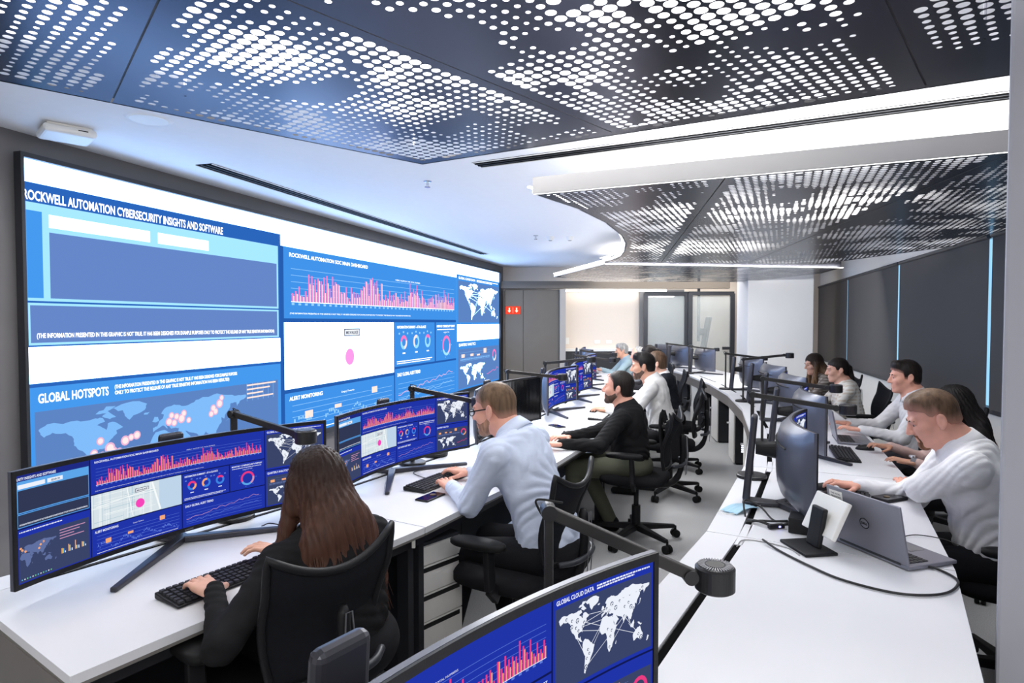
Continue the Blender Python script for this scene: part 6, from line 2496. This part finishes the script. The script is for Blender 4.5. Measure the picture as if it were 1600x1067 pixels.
person('person with dark hair in a bun behind the white-shirted man', (1.775, 8.07, 1.175), rrz(-10), lean=12, neck=12, hpitch=-8, skin=SK_FAIR, shirt=('dark_top', rgb(40, 38, 42)), pants=P_BLACK,
       hair=HB_DARK, hairstyle='bun', h=0.010, female=True, chair='black mesh office chair of the person with the hair bun')
person('bald person whose face shows just beyond the hair bun', (1.90, 9.37, 1.110), rrz(-5.4), lean=16, neck=14, hpitch=-8, skin=SK_ROSY, shirt=('grey_top', rgb(110, 114, 122)), pants=P_BLACK,
       hair=HB_GREY, hairstyle='bald', h=0.010, chair='black mesh office chair of the bald person')
person('grey-haired man in a pale blue-grey shirt at the far end before the cream wall', (1.890, 10.7, 1.110), rrz(-0.9), lean=14, neck=14, hpitch=-6, skin=SK_TAN, shirt=('grey_blue', rgb(150, 170, 178)), pants=P_BLACK,
       hair=HB_GREY, hairstyle='short', h=0.010, collar=('grey_blue', rgb(150, 170, 178)), chair='black mesh office chair of the grey-haired man', lw=(1.55, 10.6, DESK + 0.045), rw=(1.55, 10.85, DESK + 0.045))
# the row across the aisle
person('big man in a white shirt with sandy crew cut and goatee, looking down', (1.905, 2.80, 1.165), rrz(-27.5), lean=20, neck=20, hyaw=6, hpitch=-24,
       lw=(1.965, 3.05, DESK + 0.05), rw=(1.735, 3.085, DESK + 0.045), lhint=(-0.9, 0.5, -0.3), lhand=dict(fwd=(0.9, 0.1, 0), curl=0.6), skin=SK_ROSY, shirt=C_WHITE, pants=P_BLACK, hair=HB_SANDY, hairstyle='quiff', h=0.005,
       beard=('goatee', ('ginger', rgb(128, 84, 58))), collar=C_WHITE, big=1.12, chair='black office chair of the big man in white, half hidden by the near column', folds=0.005, rhint=(0.4, -0.5, -0.8))
person('person with long black hair and a wristwatch hidden behind the big man in white', (2.70, 3.79, 1.085), rrz(-22.6), lean=14, neck=12, hpitch=-14, lw=(2.37, 3.62, DESK + 0.035), skin=SK_TAN, shirt=('dusty_pink', rgb(206, 178, 172)), pants=P_BLACK,
       hair=HB_BLACK, hairstyle='long', h=0.008, female=True, watch=True, chair='black office chair behind the person with long black hair')
person('man in a pale grey shirt with short dark hair before the blinds', (3.03, 4.78, 1.180), rrz(-18.5), lean=12, neck=12, hyaw=4, hpitch=-6, lw=(2.66, 4.70, DESK + 0.045), rw=(2.74, 5.03, DESK + 0.045),
       skin=SK_ROSY, shirt=('pale_grey', rgb(216, 215, 218)), pants=('grey_trousers', rgb(70, 70, 76)), hair=HB_DARK, hairstyle='short', h=0.0075, collar=('pale_grey', rgb(216, 215, 218)), chair='black office chair of the man in the pale grey shirt')
person('woman with a long dark ponytail in a checked white blouse', (3.36, 6.40, 1.110), rrz(-13.6), lean=12, neck=12, hpitch=-8, skin=SK_FAIR, shirt=('check_white', rgb(226, 224, 220), rgb(196, 182, 164)), pants=P_BLACK,
       hair=HB_DARK, hairstyle='ponytail', h=0.009, female=True, chair='black office chair of the woman with the ponytail, against the white wall')
person('woman with long loose brown hair and patterned blouse beside the white column', (3.69, 7.58, 1.090), rrz(-9.5), lean=14, neck=14, hyaw=12, hpitch=-12, skin=SK_FAIR, shirt=('patterned', rgb(120, 110, 104), rgb(190, 184, 176)), pants=P_BLACK,
       hair=('dark_brown', rgb(46, 34, 28), rgb(120, 92, 66)), hairstyle='long', h=0.009, female=True, chair='black office chair of the woman with loose hair')
# a free chair in the aisle and a backpack hung on it
bp = thing('backpack', 'black backpack hanging behind the chair of the dark-haired man in white', 'backpack', (1.43, 5.45, 0.36), rrz(-18))
bv_ = Vol((-0.24, -0.2, -0.05), (0.24, 0.2, 0.5), 0.012)
bv_.rbox((0, 0, 0.2), np.array((0.12, 0.075, 0.18)), 0.06, 0, np.eye(3)).rbox((0, -0.075, 0.13), np.array((0.11, 0.05, 0.11)), 0.04, 0.02, np.eye(3))
bv_.build('bag', M_SEAT, bp)
for s in (-1, 1):
    MB().tube(spline([(0.08 * s, 0.07, 0.36), (0.085 * s, 0.10, 0.45), (0.08 * s, 0.115, 0.30), (0.08 * s, 0.09, 0.06)], 5), 0.014, 6).build('strap', M_BLACKSOFT, bp)
MB().tube(spline([(-0.03, 0.03, 0.39), (0, 0.04, 0.43), (0.03, 0.03, 0.39)], 5), 0.008, 6).build('carry_handle', M_BLACKSOFT, bp)
